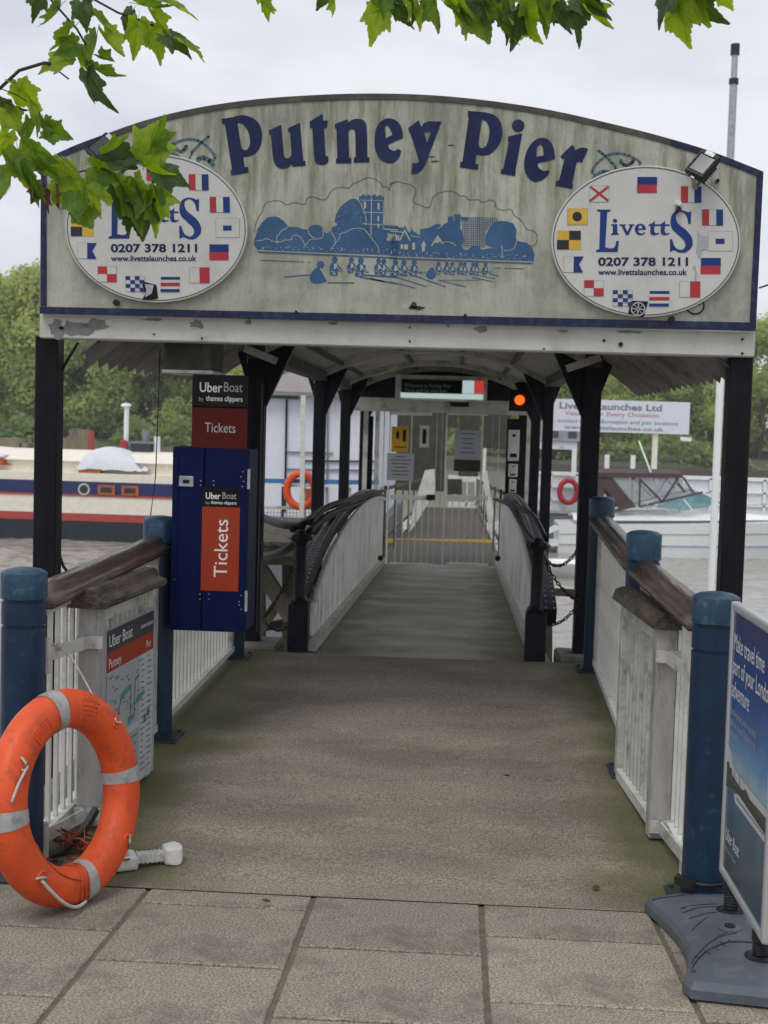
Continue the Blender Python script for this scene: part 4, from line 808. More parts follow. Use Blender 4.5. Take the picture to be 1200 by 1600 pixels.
m_.tube([onring(R(262-k*3), 1.9+.03*k, .004) for k in range(20)], .003, 5)
obj('orange_cord', m_, 'orope', lb)
# white rope from the hinge to the buoy
m_ = MB(); q = [bp(84, 1012, 5.0), bp(96, 1012, 5.0), bp(112, 1028, 4.98), bp(128, 1055, 4.9), bp(146, 1088, 4.8), bp(158, 1106, 4.72), onring(R(44), 1.35, .004)]
m_.tube(q, .0035, 6); m_.tube([Vector((q[0].x+.03*math.cos(a*.6), q[0].y+.01*a/6, q[0].z+.012*math.sin(a*.6))) for a in range(14)], .004, 6)
tag(obj('white_rope', m_, 'rope'), 'thin white rope hanging from the left hinge strap to the lifebuoy', 'rope')
# tangle of orange rope
rq = random.Random(21); tc_ = Vector((-1.27, 4.86, .02))
m_ = MB(); pts = [tc_+Vector((rq.gauss(0, .045), rq.gauss(0, .03), abs(rq.gauss(.04, .035)))) for i in range(70)]
sm = []
for i in range(len(pts)-1):
    for k in range(3): sm.append(pts[i].lerp(pts[i+1], k/3)+Vector((rq.gauss(0, .004), 0, rq.gauss(0, .004))))
m_.tube(sm, .0032, 5); tag(obj('orange_rope_tangle', m_, 'orope'), 'tangled bundle of thin orange rope lying by the lifebuoy', 'rope')
m_ = MB(); pts = []
c0 = Vector((-1.42, 5.02, .03))
for i in range(40): pts.append(c0+Vector((rq.gauss(0, .06), rq.gauss(0, .04), abs(rq.gauss(.03, .03)))))
m_.tube(pts, .0035, 5); tag(obj('orange_rope_coil', m_, 'orope'), 'loose orange rope heaped behind the ring at the foot of the left gate', 'rope')
m_ = MB(); pts = [Vector((-1.52+.02*i, 4.98+.01*i, .02+.0026*i*i)) for i in range(9)]; m_.sweep(pts, [(-.03, -.008), (.03, -.008), (.03, .008), (-.03, .008)]); tag(obj('rubber_strap', m_, 'rubber'), 'short curved black rubber strap inside the lifebuoy ring', 'strap')
# white plastic holder on the ground
hb = Vector((-1.255, 4.87, 0.0)); hd = Vector((.88, .40, 0)).normalized(); hs = Vector((-hd.y, hd.x, 0)); zg = gz(4.93)+.01
th_ = thing('lifebuoy_holder', 'white plastic holder with ribbed neck lying on the ramp beside the lifebuoy', 'holder', hb)
def hp(a, s_, z): return hb+hd*a+hs*s_+Vector((0, 0, zg+z))
m_ = MB(); m_.prism([hp(-.03, -.05, 0), hp(.10, -.045, 0), hp(.10, .05, 0), hp(-.03, .055, 0)], (0, 0, .055)); obj('body', m_, 'plastic', th_, bevel=.012, seg=2)
m_ = MB(); m_.prism([hp(-.02, -.03, .056), hp(.07, -.03, .056), hp(.07, .02, .056), hp(-.02, .02, .056)], (0, 0, .012)); obj('label_plate', m_, 'badge', th_, bevel=.004)
m_ = MB()
for i in range(12):
    a = .10+i*.0085; r_ = .0215 if i % 2 else .0235; m_.obox(hp(a, .0, .035), hp(a+.0084, .0, .035), r_*2, r_*1.7, mi=0)
obj('ribbed_neck', m_, 'plastic', th_, bevel=.006, seg=2)
m_ = MB(); m_.prism([hp(.20, -.032, .006), hp(.225, -.048, .006), hp(.262, -.046, .006), hp(.272, -.02, .006), hp(.272, .02, .006), hp(.262, .046, .006), hp(.225, .046, .006), hp(.20, .03, .006)], (0, 0, .066)); obj('head', m_, 'plastic', th_, bevel=.012, seg=2)

# ------------------------------------------------------------------ advertising stand at the right
XP = .945
def A3(y, z): return Vector((XP, y, z))
ad = thing('advertising_stand', 'spring mounted advertising stand with a blue boat travel poster, cut off by the right edge', 'sign', (XP, 4.25, gz(4.25)))
ya, yb, z0, z1 = 4.56, 3.90, .215, 1.145
fr = .030
for nm, y0, y1, za, zb in (('frame_side', ya-fr, ya, z0, z1), ('frame_side', yb, yb+fr, z0, z1), ('frame_rail', yb+fr, ya-fr, z1-fr, z1), ('frame_rail', yb+fr, ya-fr, z0, z0+fr)):
    m_ = MB(); m_.box((XP-.016, y0, za), (XP+.016, y1, zb)); obj(nm, m_, 'alu', ad, bevel=.008, seg=2)
m_ = MB(); m_.box((XP-.006, yb+fr, z0+fr), (XP+.006, ya-fr, z1-fr)); obj('back_panel', m_, 'posterdark', ad)
M['skyp'] = None
def postermat():
    m = bpy.data.materials.new('poster_print_gradient'); m.use_nodes = True; t = m.node_tree; N = t.nodes; L = t.links; b = N['Principled BSDF']; b.inputs['Roughness'].default_value = .18
    co = N.new('ShaderNodeTexCoord'); sx = N.new('ShaderNodeSeparateXYZ'); L.new(co.outputs['Object'], sx.inputs[0])
    mr = N.new('ShaderNodeMapRange'); mr.inputs[1].default_value = z0; mr.inputs[2].default_value = z1; L.new(sx.outputs[2], mr.inputs[0])
    cr = N.new('ShaderNodeValToRGB'); L.new(mr.outputs[0], cr.inputs[0]); e = cr.color_ramp.elements
    e[0].position = 0; e[0].color = (.03, .055, .08, 1); e[1].position = 1; e[1].color = (.018, .03, .10, 1)
    for p, c in ((.25, (.03, .09, .16, 1)), (.40, (.05, .13, .22, 1)), (.43, (.30, .42, .50, 1)), (.50, (.10, .28, .50, 1)), (.60, (.02, .12, .36, 1)), (.80, (.014, .05, .22, 1))): x = e.new(p); x.color = c
    n = N.new('ShaderNodeTexNoise'); n.inputs['Scale'].default_value = 9; n.inputs['Detail'].default_value = 6; L.new(co.outputs['Object'], n.inputs['Vector'])
    ov = N.new('ShaderNodeMixRGB'); ov.blend_type = 'SOFT_LIGHT'; ov.inputs[0].default_value = .6; L.new(cr.outputs[0], ov.inputs[1]); L.new(n.outputs[0], ov.inputs[2]); L.new(ov.outputs[0], b.inputs['Base Color']); return m
M['poster'] = postermat()
m_ = MB(); m_.add([A3(ya-fr, z0+fr)+Vector((-.009, 0, 0)), A3(yb+fr, z0+fr)+Vector((-.009, 0, 0)), A3(yb+fr, z1-fr)+Vector((-.009, 0, 0)), A3(ya-fr, z1-fr)+Vector((-.009, 0, 0))], [(0, 1, 2, 3)]); obj('poster', m_, 'poster', ad)
U = Vector((0, -1, 0)); V = Vector((0, 0, 1)); nn = Vector((-1, 0, 0)); O_ = A3(ya-fr, z0+fr)+Vector((-.009, 0, 0))
pt = MB(); mats = ['text', 'textgrey', 'posterdark', 'captrim', 'posterwhite', 'teal']
for i, t_ in enumerate(('Make travel time', 'part of your London', 'adventure')): text_on(pt, t_, .083, O_+U*.025+V*(.745-i*.078), U, V, nn, .0015, 0, sx=.80)
for i, t_ in enumerate(('Stunning views, built in sun deck', 'café bar, to over 20 piers across', 'the capital')): text_on(pt, t_, .036, O_+U*.025+V*(.53-i*.036), U, V, nn, .0015, 1, sx=.8)
text_on(pt, 'Uber Boat', .06, O_+U*.03+V*.105, U, V, nn, .0015, 0, sx=.85); text_on(pt, 'by thames clippers', .024, O_+U*.03+V*.07, U, V, nn, .0015, 1)
def pq(pts, mi, l): pt.flat([O_+U*a+V*b_+nn*l for a, b_ in pts], mi)
pq([(.0,.42),(.05,.41),(.10,.37),(.20,.36),(.60,.36),(.60,.33),(.0,.33)], 4, .001)
pq([(.0,.36),(.03,.365),(.05,.35),(.08,.355),(.09,.335),(.12,.335),(.124,.38),(.13,.335),(.17,.33),(.20,.33),(.204,.375),(.21,.33),(.26,.33),(.30,.345),(.36,.33),(.60,.335),(.60,.31),(.0,.31)], 3, .0013)
pq([(.0,.31),(.6,.31),(.6,.285),(.12,.30),(.0,.275)], 2, .0016); pq([(.13,.285),(.20,.30),(.58,.285),(.58,.262),(.16,.262)], 4, .0019)
for i in range(14): pq([(.18+i*.028,.278),(.20+i*.028,.278),(.20+i*.028,.284),(.18+i*.028,.284)], 2, .0022)
obj('print', pt, mats, ad)
# base, moulded, raised towards the middle
def bz_(x, y): return gz(y)
outl = smooth2([(.705, 4.70), (.83, 4.80, 1), (.955, 4.83, 1), (1.08, 4.80, 1), (1.205, 4.70), (1.165, 4.45, 1), (1.15, 4.27, 1), (1.165, 4.08, 1), (1.205, 3.90), (1.19, 3.84), (.955, 3.80), (.72, 3.84), (.705, 3.90), (.752, 4.08, 1), (.766, 4.27, 1), (.752, 4.45, 1)], 6)
m_ = MB(); cx, cyy = .955, 4.31; rings = [(1.0, .008), (1.0, .035), (.955, .055), (.72, .078), (.4, .092), (.1, .095)]; vs = []; k = len(outl)
for s_, h in rings:
    for x, y in outl: X_, Y_ = cx+(x-cx)*s_, cyy+(y-cyy)*s_; vs.append((X_, Y_, gz(min(Y_, 4.8))+h))
fs = [(i*k+j, i*k+(j+1) % k, (i+1)*k+(j+1) % k, (i+1)*k+j) for i in range(len(rings)-1) for j in range(k)]+[tuple((len(rings)-1)*k+j for j in range(k))]
m_.add(vs, fs[:2*k]); m_.add(vs, fs[2*k:], 0, False); base = obj('base', m_, 'basegrey', ad)
def topz(x, y):
    # height of the moulded top by ring interpolation
    best = .095
    import math as _m
    a = _m.atan2(y-cyy, x-cx); rr_ = _m.hypot(x-cx, y-cyy); ro = min(outl, key=lambda p: abs(_m.remainder(_m.atan2(p[1]-cyy, p[0]-cx)-a, 2*_m.pi))); s_ = rr_/_m.hypot(ro[0]-cx, ro[1]-cyy)
    for (s0, h0), (s1, h1) in zip(rings[1:-1], rings[2:]):
        if s1 <= s_ <= s0: return gz(min(y, 4.8))+h0+(h1-h0)*(s0-s_)/(s0-s1)
    return gz(min(y, 4.8))+best
g_ = MB()
def gl(pts, r_=.0022):
    q = smooth2([(p[0], p[1], 1) for p in pts], 6, False); g_.tube([(x, y, topz(x, y)+.0005) for x, y in q], r_, 4)
gl([(.735,4.66),(.85,4.72),(.94,4.73)]); gl([(.80,4.50),(.87,4.53),(.92,4.54)]); gl([(.80,4.46),(.87,4.49),(.92,4.50)]); gl([(.81,4.40),(.87,4.42),(.90,4.43)]); gl([(.80,4.30),(.86,4.38)]); gl([(.745,3.92),(.80,4.05),(.90,4.12)], .003); gl([(.76,4.0),(.83,4.14),(.92,4.2)]); gl([(.79,4.06),(.86,4.18),(.93,4.24)]); gl([(.90,4.13),(1.05,4.13)], .003)
for i in range(5): gl([(.78+i*.028,3.99+i*.032),(.765+i*.03,4.03+i*.03)], .0018)
obj('moulded_line', g_, 'groove', base)['kind'] = 'stuff'
for yy in (4.46, 4.02):
    z = topz(.955, yy); m_ = MB(); m_.lathe((.955, yy, z-.004), [(.047, 0), (.047, .008), (.035, .012)], 20, mi=0); obj('spring_seat', m_, 'rubber', ad)
    m_ = MB(); n = 90; m_.tube([(.955+.022*math.cos(i*.7), yy+.022*math.sin(i*.7), z+.008+i*(z0-z-.01)/n) for i in range(n)], .0035, 6); obj('spring', m_, 'rubber', ad)
    m_ = MB(); m_.lathe((.955, yy, z0-.03), [(.028, 0), (.028, .03)], 16); obj('spring_cap', m_, 'rubber', ad)
m_ = MB(); z = topz(.93, 4.22); m_.lathe((.91, 4.25, z-.003), [(.034, 0), (.034, .008), (.024, .011)], 20, mi=0); m_.lathe((.91, 4.25, z+.001), [(.017, 0), (.017, .0125)], 16, mi=1); obj('filler_cap', m_, ['basegrey', 'rubber'], base)
# security cable round bollard
m_ = MB(); bx, by = BR[0][0], BR[0][1]; zc_ = gz(4.8)+.10
pts = [Vector((bx+.09*math.cos(a), by+.09*math.sin(a), zc_)) for a in [R(170+i*20) for i in range(8)]]+[Vector((.99, 4.6, .16)), Vector((.96, 4.49, .17)), Vector((.99, 4.44, .13)), Vector((.97, 4.42, .10))]
m_.tube(pts, .007, 7); m_.obox((bx-.105, by-.04, zc_-.0), (bx-.05, by-.09, zc_-.0), .03, .03)
tag(obj('security_cable', m_, 'rubber'), 'black locking cable tying the advertising stand to the right bollard', 'cable')

# ------------------------------------------------------------------ ticket cabinet
YK = 6.60
def K(px, py, y=YK): return bp(px, py, y)
xa_, xb_ = K(267, 850).x, K(386, 850).x; zt_, zb_ = K(320, 699).z, K(320, 987).z
kc_ = thing('ticket_cabinet', 'dark blue metal ticket cabinet with a red Tickets panel on the left railing', 'cabinet', (xa_, YK, zb_))
m_ = MB(); m_.box((xa_, YK+.012, zb_), (xb_, YK+.30, zt_)); obj('body', m_, 'cab', kc_, bevel=.006)
xs_ = K(317, 850).x
m_ = MB(); m_.box((xs_+.003, YK-.006, zb_+.004), (xb_-.004, YK+.0115, zt_-.004)); obj('door', m_, 'cab', kc_, bevel=.003)
m_ = MB(); m_.box((xa_+.002, YK-.002, zb_+.004), (xs_-.003, YK+.0115, zt_-.004)); m_.box((xa_+.028, YK-.006, zb_+.01), (xa_+.034, YK-.0025, zt_-.01)); obj('side_door', m_, 'cab', kc_, bevel=.003)
m_ = MB(); a = K(280, 760); b_ = K(303, 744); m_.box((a.x, YK-.012, a.z), (b_.x, YK-.003, b_.z)); m_.box((a.x+.02, YK-.018, a.z+.018), (b_.x-.02, YK-.0125, b_.z-.018), mi=1); obj('lock_plate', m_, ['steel', 'iron'], kc_, bevel=.004)
for y0, y1 in ((733, 764), (923, 955)):
    a = K(386, y1); b_ = K(391, y0); m_ = MB(); m_.box((xb_-.003, YK-.016, a.z), (xb_+.010, YK-.0065, b_.z)); obj('hinge', m_, 'steel', kc_)
m_ = MB()
for px, py in ((314,751),(334,751),(314,758),(334,758),(380,737),(377,745),(381,752),(379,760),(313,928),(327,928),(313,936),(327,936),(377,930),(374,940),(374,945),(377,952),(273,905)): c = K(px, py); m_.lathe((c.x, YK-.010, c.z), [(.0035, 0), (.0035, .0035)], 6, ax='y')
obj('rivet', m_, 'steel', kc_)
pt = MB(); mats = ['pblack', 'predshade2', 'text', 'textgrey']
def kq(x0, y0, x1, y1, mi, yy): a = K(x0, y1); b_ = K(x1, y0); pt.box((a.x, yy, a.z), (b_.x, yy+.0022, b_.z), mi)
kq(316, 763, 376, 791, 0, YK-.009); kq(314, 792, 375.5, 922, 1, YK-.009)
def ktext(txt, px, py, x1, h, mi=2, bold=0, vert=False, yy=YK-.0095):
    vs, fs = text_faces(txt, 1, bold=bold); a0 = min(v[0] for v in vs); a1 = max(v[0] for v in vs); h1 = max(v[1] for v in vs)
    p = K(px, py); 
    if not vert: W_ = K(x1, py).x-p.x; hh = h*YK/FPX; pt.add([(p.x+(v[0]-a0)/(a1-a0)*W_, yy, p.z+v[1]/h1*hh) for v in vs], fs, mi)
    else: L_ = K(px, x1).z-p.z; hh = h*YK/FPX; pt.add([(p.x-v[1]/h1*hh, yy, p.z+(v[0]-a0)/(a1-a0)*L_) for v in vs], fs, mi)
ktext('Uber', 322, 779, 345, 10, 2, .02); ktext('Boat', 348, 779, 370, 10, 3); ktext('by', 322, 787, 328, 4, 3); ktext('thames clippers', 330, 787, 370, 5, 2, .01)
ktext('Tickets', 355, 902, 812, 21, 2, 0, True)
obj('front_print', pt, mats, kc_)
# header sign above the cabinet
hsg = thing('ticket_header_sign', 'black and red hanging sign reading Tickets above the blue cabinet', 'sign', K(343, 640))
pt = MB(); kq(300, 587, 387.5, 636, 0, YK-.0); kq(299, 636.5, 387, 699, 4, YK-.0); ktext('Uber', 312, 612, 347, 15, 2, .015, yy=YK-.002); ktext('Boat', 350, 612, 379, 15, 3, yy=YK-.002); ktext('by', 311, 626, 318, 6, 3, yy=YK-.002); ktext('thames clippers', 322, 626, 379, 8, 2, .01, yy=YK-.002); ktext('Tickets', 320, 675, 368, 15, 3, 0, yy=YK-.002)
m_ = MB(); a = K(300, 698); b_ = K(387, 587); m_.box((a.x, YK+.0025, a.z), (b_.x, YK+.02, b_.z)); obj('panel', m_, 'pblack', hsg)
obj('print', pt, ['pblack', 'predshade2', 'text', 'textgrey', 'predshade'], hsg)
# black backboard fixed to the post behind the cabinet
m_ = MB(); a = bp(384, 987, 6.95); b_ = bp(410, 600, 6.95); m_.box((a.x, 6.93, a.z), (b_.x, 6.98, b_.z)); tag(obj('backboard', m_, 'black'), 'tall black board behind the right edge of the blue ticket cabinet', 'board')
# junction box under the beam
jb = thing('junction_box', 'old grey metal box hanging under the white beam above the ticket sign', 'box', bp(300, 560, 6.75))
a = bp(256, 577, 6.6); b_ = bp(321, 530, 6.6); m_ = MB(); m_.box((a.x, 6.6, a.z), (b_.x+.03, 6.95, b_.z)); obj('casing', m_, 'captrim', jb, bevel=.004)
m_ = MB(); m_.box((a.x+.012, 6.596, a.z+.01), (b_.x-.012, 6.5995, b_.z-.01)); obj('lid', m_, 'dull', jb)
m_ = MB(); m_.box((a.x-.008, 6.59, a.z-.016), (b_.x+.04, 6.96, a.z-.001)); obj('base_tray', m_, 'arch', jb)
# cables on the left front post
m_ = MB(); m_.tube([bp(122, 535, 6.55), bp(112, 552, 6.55), bp(101, 570, 6.55), bp(97, 590, 6.58), bp(93, 700, 6.6), bp(90, 830, 6.6), bp(93, 868, 6.6), bp(99, 885, 6.6), bp(108, 897, 6.6)], .008, 7)
tag(obj('power_cable', m_, 'rubber'), 'black cable running down beside the left front post', 'cable')
m_ = MB(); m_.tube([bp(250, 545, 6.7), bp(247, 640, 6.8), bp(243, 745, 6.9), bp(236, 800, 6.9), bp(228, 905, 6.9)], .003, 5); tag(obj('thin_wire', m_, 'rubber'), 'thin hanging wire left of the ticket sign in front of the barge', 'wire')
# ================================================================== GANGWAY
XL, XR = -.965, .545
gw = thing('gangway', 'long sloping gangway with arched riveted side girders and white boarded sides', 'gangway', (-.2, 9.02, .12))
m_ = MB(); n = 60; vs = []
YE = 46.0
for i in range(n+1):
    y = 9.02+(YE-9.02)*i/n
    for x in (XL-.12, XR+.12): vs.append((x, y, dz(y)))
k = len(vs); vs += [(a, b_, c-.12) for a, b_, c in vs]
fs = [(2*i, 2*i+1, 2*i+3, 2*i+2) for i in range(n)]+[(2*i+k, 2*i+2+k, 2*i+3+k, 2*i+1+k) for i in range(n)]+[(0, k, k+1, 1)]+[(2*i, 2*i+2, 2*i+2+k, 2*i+k) for i in range(n)]+[(2*i+1, 2*i+1+k, 2*i+3+k, 2*i+3) for i in range(n)]
m_.add(vs, fs); [m_.m.__setitem__(q, 1) for q, f in enumerate(m_.f) if sum(m_.v[v_][1] for v_ in f)/len(f) > 18.3]; obj('deck', m_, ['deck', 'deckshade'], gw)
def arch(y): return dz(y)+.16+.86*math.sqrt(max(0, 1-((y-15.6)/6.75)**2)) if y < 17.95 else dz(y)+.98
for s_, x in ((-1, XL), (1, XR)):
    xo = x+s_*.10
    # riveted dark top chord: web plate with two flanges
    ys = [9.06+(17.9-9.06)*(i/40)**1.3 for i in range(41)]
    m_ = MB(); m_.sweep([(xo+s_*.0, y, arch(y)-.05) for y in ys], [(-.045, -.055), (.045, -.055), (.045, .055), (-.045, .055)]); ch = obj('top_chord', m_, 'iron', gw)
    rv = MB(); L_ = [Vector((xo, y, arch(y))) for y in ys]; acc = 0; pts = []
    for a, b_ in zip(L_[:-1], L_[1:]):
        l = (b_-a).length; q = acc
        while q < l: pts.append((a.lerp(b_, q/l), (b_-a).normalized())); q += .085
        acc = q-l
    for p, d_ in pts[:110]:
        nn_ = Vector((0, -d_.z, d_.y))
        for e in (-.028, .028):
            c = p+Vector((e, 0, 0))+nn_*.005; rv.box(c-Vector((.007, .007, .004)), c+Vector((.007, .007, .008)))
    obj('rivet', rv, 'steel', ch)['kind'] = 'stuff'
    # white inner boarding following the arch
    n = 44; y0 = 9.25; pitch = (17.85-y0)/n
    for i in range(n):
        a, b_ = y0+i*pitch+.022, y0+(i+1)*pitch-.022; za, zb = dz(a)+.10, dz(b_)+.10; m_ = MB()
        m_.prism([(x+s_*.02, a, za), (x+s_*.02, b_, zb), (x+s_*.02, b_, arch(b_)-.10), (x+s_*.02, a, arch(a)-.10)], (s_*.018, 0, 0)); obj('side_board', m_, 'whitestreak', gw)
    m_ = MB(); m_.sweep([(x+s_*.005, y, arch(y)-.09) for y in ys[2:]], [(-.012, -.02), (.012, -.02), (.012, .02), (-.012, .02)]); obj('edge_strip', m_, 'white', gw)
    m_ = MB(); m_.obox((x+s_*.0, 9.1, dz(9.1)+.055), (x+s_*.0, 17.9, dz(17.9)+.055), .05, .075); obj('kick_rail', m_, 'whitedirty', gw)
    m_ = MB(); m_.prism([(x+s_*.045, 9.06, dz(9.06)-.1), (x+s_*.045, 9.6, dz(9.6)-.1), (x+s_*.045, 9.6, arch(9.6)-.12), (x+s_*.045, 9.3, arch(9.3)-.12), (x+s_*.045, 9.06, dz(9.06)+.12)], (s_*.012, 0, 0)); obj('end_plate', m_, 'whitedirty', gw)
    # beyond the gate: side panels of the lower part
    for i in range(9):
        a = 18.6+i*3; m_ = MB(); m_.box((x+s_*.03, a, dz(a)), (x+s_*.06, a+.05, dz(a)+1.05)); obj('upright', m_, 'timber', gw)
    for hh in (.3, 1.0): m_ = MB(); m_.obox((x+s_*.07, 18.2, dz(18.2)+hh), (x+s_*.07, YE-.2, dz(YE)+hh), .03, .05); obj('side_rail', m_, 'timber', gw)
# stanchions with hand tubes
def stanchion(px, y, label):
    p = bp(px, 1000, y); z0 = dz(y)-.05; t_ = thing('stanchion', label, 'post', (p.x, y, z0), 'cast iron posts at the foot of the gangway')
    m_ = MB(); m_.prism([(p.x-.07, y-.07, z0), (p.x+.07, y-.07, z0), (p.x+.07, y+.07, z0), (p.x-.07, y+.07, z0)], (0, 0, .40)); obj('plinth', m_, 'iron', t_, bevel=.006)
    m_ = MB(); m_.lathe((p.x, y, z0+.40), [(.062, 0), (.066, .02), (.05, .04), (.043, .06), (.04, .40), (.048, .415), (.062, .43), (.062, .45), (.045, .47), (.03, .50), (.001, .51)], 16); obj('shaft', m_, 'iron', t_)
    m_ = MB(); m_.lathe((p.x, y, z0+.83), [(.075, 0), (.085, .02), (.06, .045)], 8, smooth=False); obj('crown', m_, 'iron', t_); 
    rv = MB()
    for a in range(4):
        for b_ in (-.045, .045): rv.lathe((p.x+b_, y-.0702, z0+.058+a*.09), [(.007, 0), (.005, -.006)], 8, ax='y')
    obj('rivet', rv, 'iron', t_); return p.x, z0
sl = stanchion(466, 9.08, 'black cast iron post at the left foot of the gangway'); sr_ = stanchion(836, 9.08, 'black cast iron post at the right foot of the gangway')
def tubes(name, label, paths, r):
    m_ = MB()
    for p in paths: 
        s_ = [Vector(q) for q in p]; out = []
        for i in range(len(s_)-1):
            for k in range(5):
                u = k/5; p0 = s_[max(0, i-1)]; p1 = s_[i]; p2 = s_[i+1]; p3 = s_[min(len(s_)-1, i+2)]
                out.append(.5*((2*p1)+(p2-p0)*u+(2*p0-5*p1+4*p2-p3)*u*u+(3*p1-p0-3*p2+p3)*u**3))
        out.append(s_[-1]); m_.tube(out, r, 7)
    return tag(obj(name, m_, 'black'), label, 'pipes')
xl, z0l = sl; xr, z0r = sr_
tubes('service_hoses', 'bundle of dark pipes and hoses running along the top of the left girder', [[(xl+dx, 9.1, z0l+.88+dz_), (xl+dx*.6, 10.6, .98+dz_), (xl+dx, 12.5, .93+dz_), (xl+dx, 15, .86+dz_), (xl+dx, 18.5, .74+dz_)] for dx, dz_ in ((-.06, .02), (0, .05), (.05, 0), (-.02, -.05), (.06, .07))], .022)
tubes('service_hoses', 'sagging dark hose and pipes above the right girder', [[(xr, 9.1, z0r+.86), (xr-.02, 9.9, .92), (xr-.06, 11, .98), (xr-.07, 13, .98), (xr-.06, 18.5, .74)], [(xr+.07, 9.4, .94), (xr+.03, 10.2, 1.04), (xr-.02, 11.4, 1.04), (xr+.02, 15, .9)]], .022)
tubes('sagging_hose', 'grey hose sagging between the left post and the pier timbers', [[(xl, 9.1, z0l+.84), (xl-.22, 9.5, .76), (xl-.5, 10.2, .70), (xl-.9, 11.5, .85), (xl-1.2, 13, .95)]], .03)
tubes('upper_hose', 'dark pipe crossing level with the left post top', [[(xl, 9.15, z0l+.92), (xl-.2, 9.5, .98), (xl-.5, 10.5, .97), (xl-.75, 12.0, .96)]], .03)
# chains
linkmesh = None
def chain(a, b_, sag, label):
    global linkmesh
    a = Vector(a); b_ = Vector(b_); t_ = thing('chain', label, 'chain', a, 'rusty chains beside the gangway'); L_ = (b_-a).length; n = int((L_+sag)/.028)
    if linkmesh is None:
        l = MB(); pts = [(.018*math.cos(q)*1.0, 0, .010*math.sin(q)) for q in [2*math.pi*i/10 for i in range(10)]]; l.tube(pts, .0045, 5, closed=True, upv=(0, 1, 0)); linkmesh = l.mesh('link', 'iron')
    for i in range(n):
        u = (i+.5)/n; p = a.lerp(b_, u)-Vector((0, 0, sag*4*u*(1-u))); u2 = u+.01; d_ = (a.lerp(b_, u2)-Vector((0, 0, sag*4*u2*(1-u2)))-p).normalized()
        o = bpy.data.objects.new('link', linkmesh); put(o, t_, p); o.rotation_mode = 'QUATERNION'; o.rotation_quaternion = Vector((1, 0, 0)).rotation_difference(d_) @ Matrix.Rotation(R(90*(i % 2)+20), 3, 'X').to_quaternion()
pr_ = bp(903, 858, 9.22)
chain((xr+.03, 9.1, z0r+.78), (pr_.x, 9.22, pr_.z), .09, 'upper rusty chain from the right iron post to the canopy post')
pr2 = bp(905, 942, 9.22); chain((xr+.03, 9.1, z0r+.33), (pr2.x, 9.22, pr2.z), .07, 'lower rusty chain from the right iron post to the canopy post')
chain((xr+.04, 9.12, z0r+.76), (pr2.x-.01, 9.2, pr2.z+.02), .05, 'diagonal rusty chain crossing between the two right chains')
pl_ = bp(412, 965, 9.25); chain((xl-.03, 9.1, z0l+.70), (pl_.x, 9.25, pl_.z+.0), .04, 'diagonal rusty chain from the left iron post down to the canopy post')
chain((xl-.03, 9.1, z0l+.28), (pl_.x, 9.25, pl_.z-.02), .07, 'low rusty chain beside the left iron post')
m_ = MB(); m_.obox(bp(850, 924, 11), bp(903, 927, 11), .05, .06); m_.obox(bp(854, 927, 11.1), bp(854, 1045, 11.1), .09, .09); m_.obox((bp(854, 1045, 11.1)), (bp(854, 1045, 11.1)+Vector((0, 0, -4))), .09, .09)
tag(obj('mooring_timber', m_, 'timber'), 'wooden post with a cross rail over the water right of the gangway', 'timber post')

# ================================================================== GATE
YG = 18.0
def G(px, py, y=YG): return bp(px, py, y)
gt = thing('gangway_gate', 'double white steel gate closing the gangway with bars, notices and a centre stile', 'gate', G(688, 885))
def gbar(name, x0, y0, x1, y1, mat='gatewhite', dep=.05, yy=YG, par=gt):
    a = G(x0, y1, yy); b_ = G(x1, y0, yy); m_ = MB(); m_.box((a.x, yy-dep/2, a.z), (b_.x, yy+dep/2, b_.z)); return obj(name, m_, mat, par)
gbar('frame_post', 593, 628, 602.5, 892, dep=.08); gbar('frame_post', 772.5, 628, 782, 896, dep=.08); gbar('head_rail', 603, 630, 772, 640, dep=.09, mat='arch')
for nm, xa2, xb2 in (('leaf', 604, 684), ('leaf', 692, 771)):
    lf = thing('x', 'x', 'x') if False else None
    gbar('leaf_stile', xa2, 641, xa2+5.5, 890); gbar('leaf_stile', xb2-8.5, 641, xb2, 890); gbar('leaf_rail', xa2+5.6, 641, xb2-8.6, 648); gbar('leaf_rail', xa2+5.6, 775, xb2-8.6, 780, dep=.03); gbar('leaf_rail', xa2+5.6, 881, xb2-8.6, 889)
    n = 6
    for i in range(n): c = xa2+5+(xb2-xa2-12)*(i+.9)/(n+.7); gbar('bar', c-2.3, 780.2, c+2.3, 880.8, dep=.03)
    if xa2 < 650: gbar('mesh_upright', 641, 646, 643, 776, dep=.02)
    else: gbar('mesh_upright', 752, 646, 753.5, 776, dep=.02)
gbar('centre_stile', 684.5, 641, 691.5, 892, dep=.03, mat='arch')
gbar('sill', 603, 890, 772, 895, mat='whitedirty', dep=.12)
# notices, each a thing
def notice(px0, py0, px1, py1, mat, label, lines=0, extra=None, yy=YG-.05):
    a = G(px0, py1, yy); b_ = G(px1, py0, yy); t_ = thing('notice', label, 'notice', (a.x, yy, a.z)); m_ = MB(); m_.box((a.x, yy, a.z), (b_.x, yy+.006, b_.z)); obj('sheet', m_, mat, t_)
    if lines:
        m_ = MB(); W_ = b_.x-a.x; H_ = b_.z-a.z; rq = random.Random(int(px0))
        for i in range(lines):
            z = b_.z-H_*(.12+.8*i/lines); w_ = rq.uniform(.35, .8)*W_/2; m_.add([((a.x+b_.x)/2-w_, yy-.002, z-.005), ((a.x+b_.x)/2+w_, yy-.002, z-.005), ((a.x+b_.x)/2+w_, yy-.002, z+.006), ((a.x+b_.x)/2-w_, yy-.002, z+.006)], [(0, 1, 2, 3)])
        obj('text_lines', m_, 'captrim', t_)['kind'] = 'stuff'
    return t_, a, b_
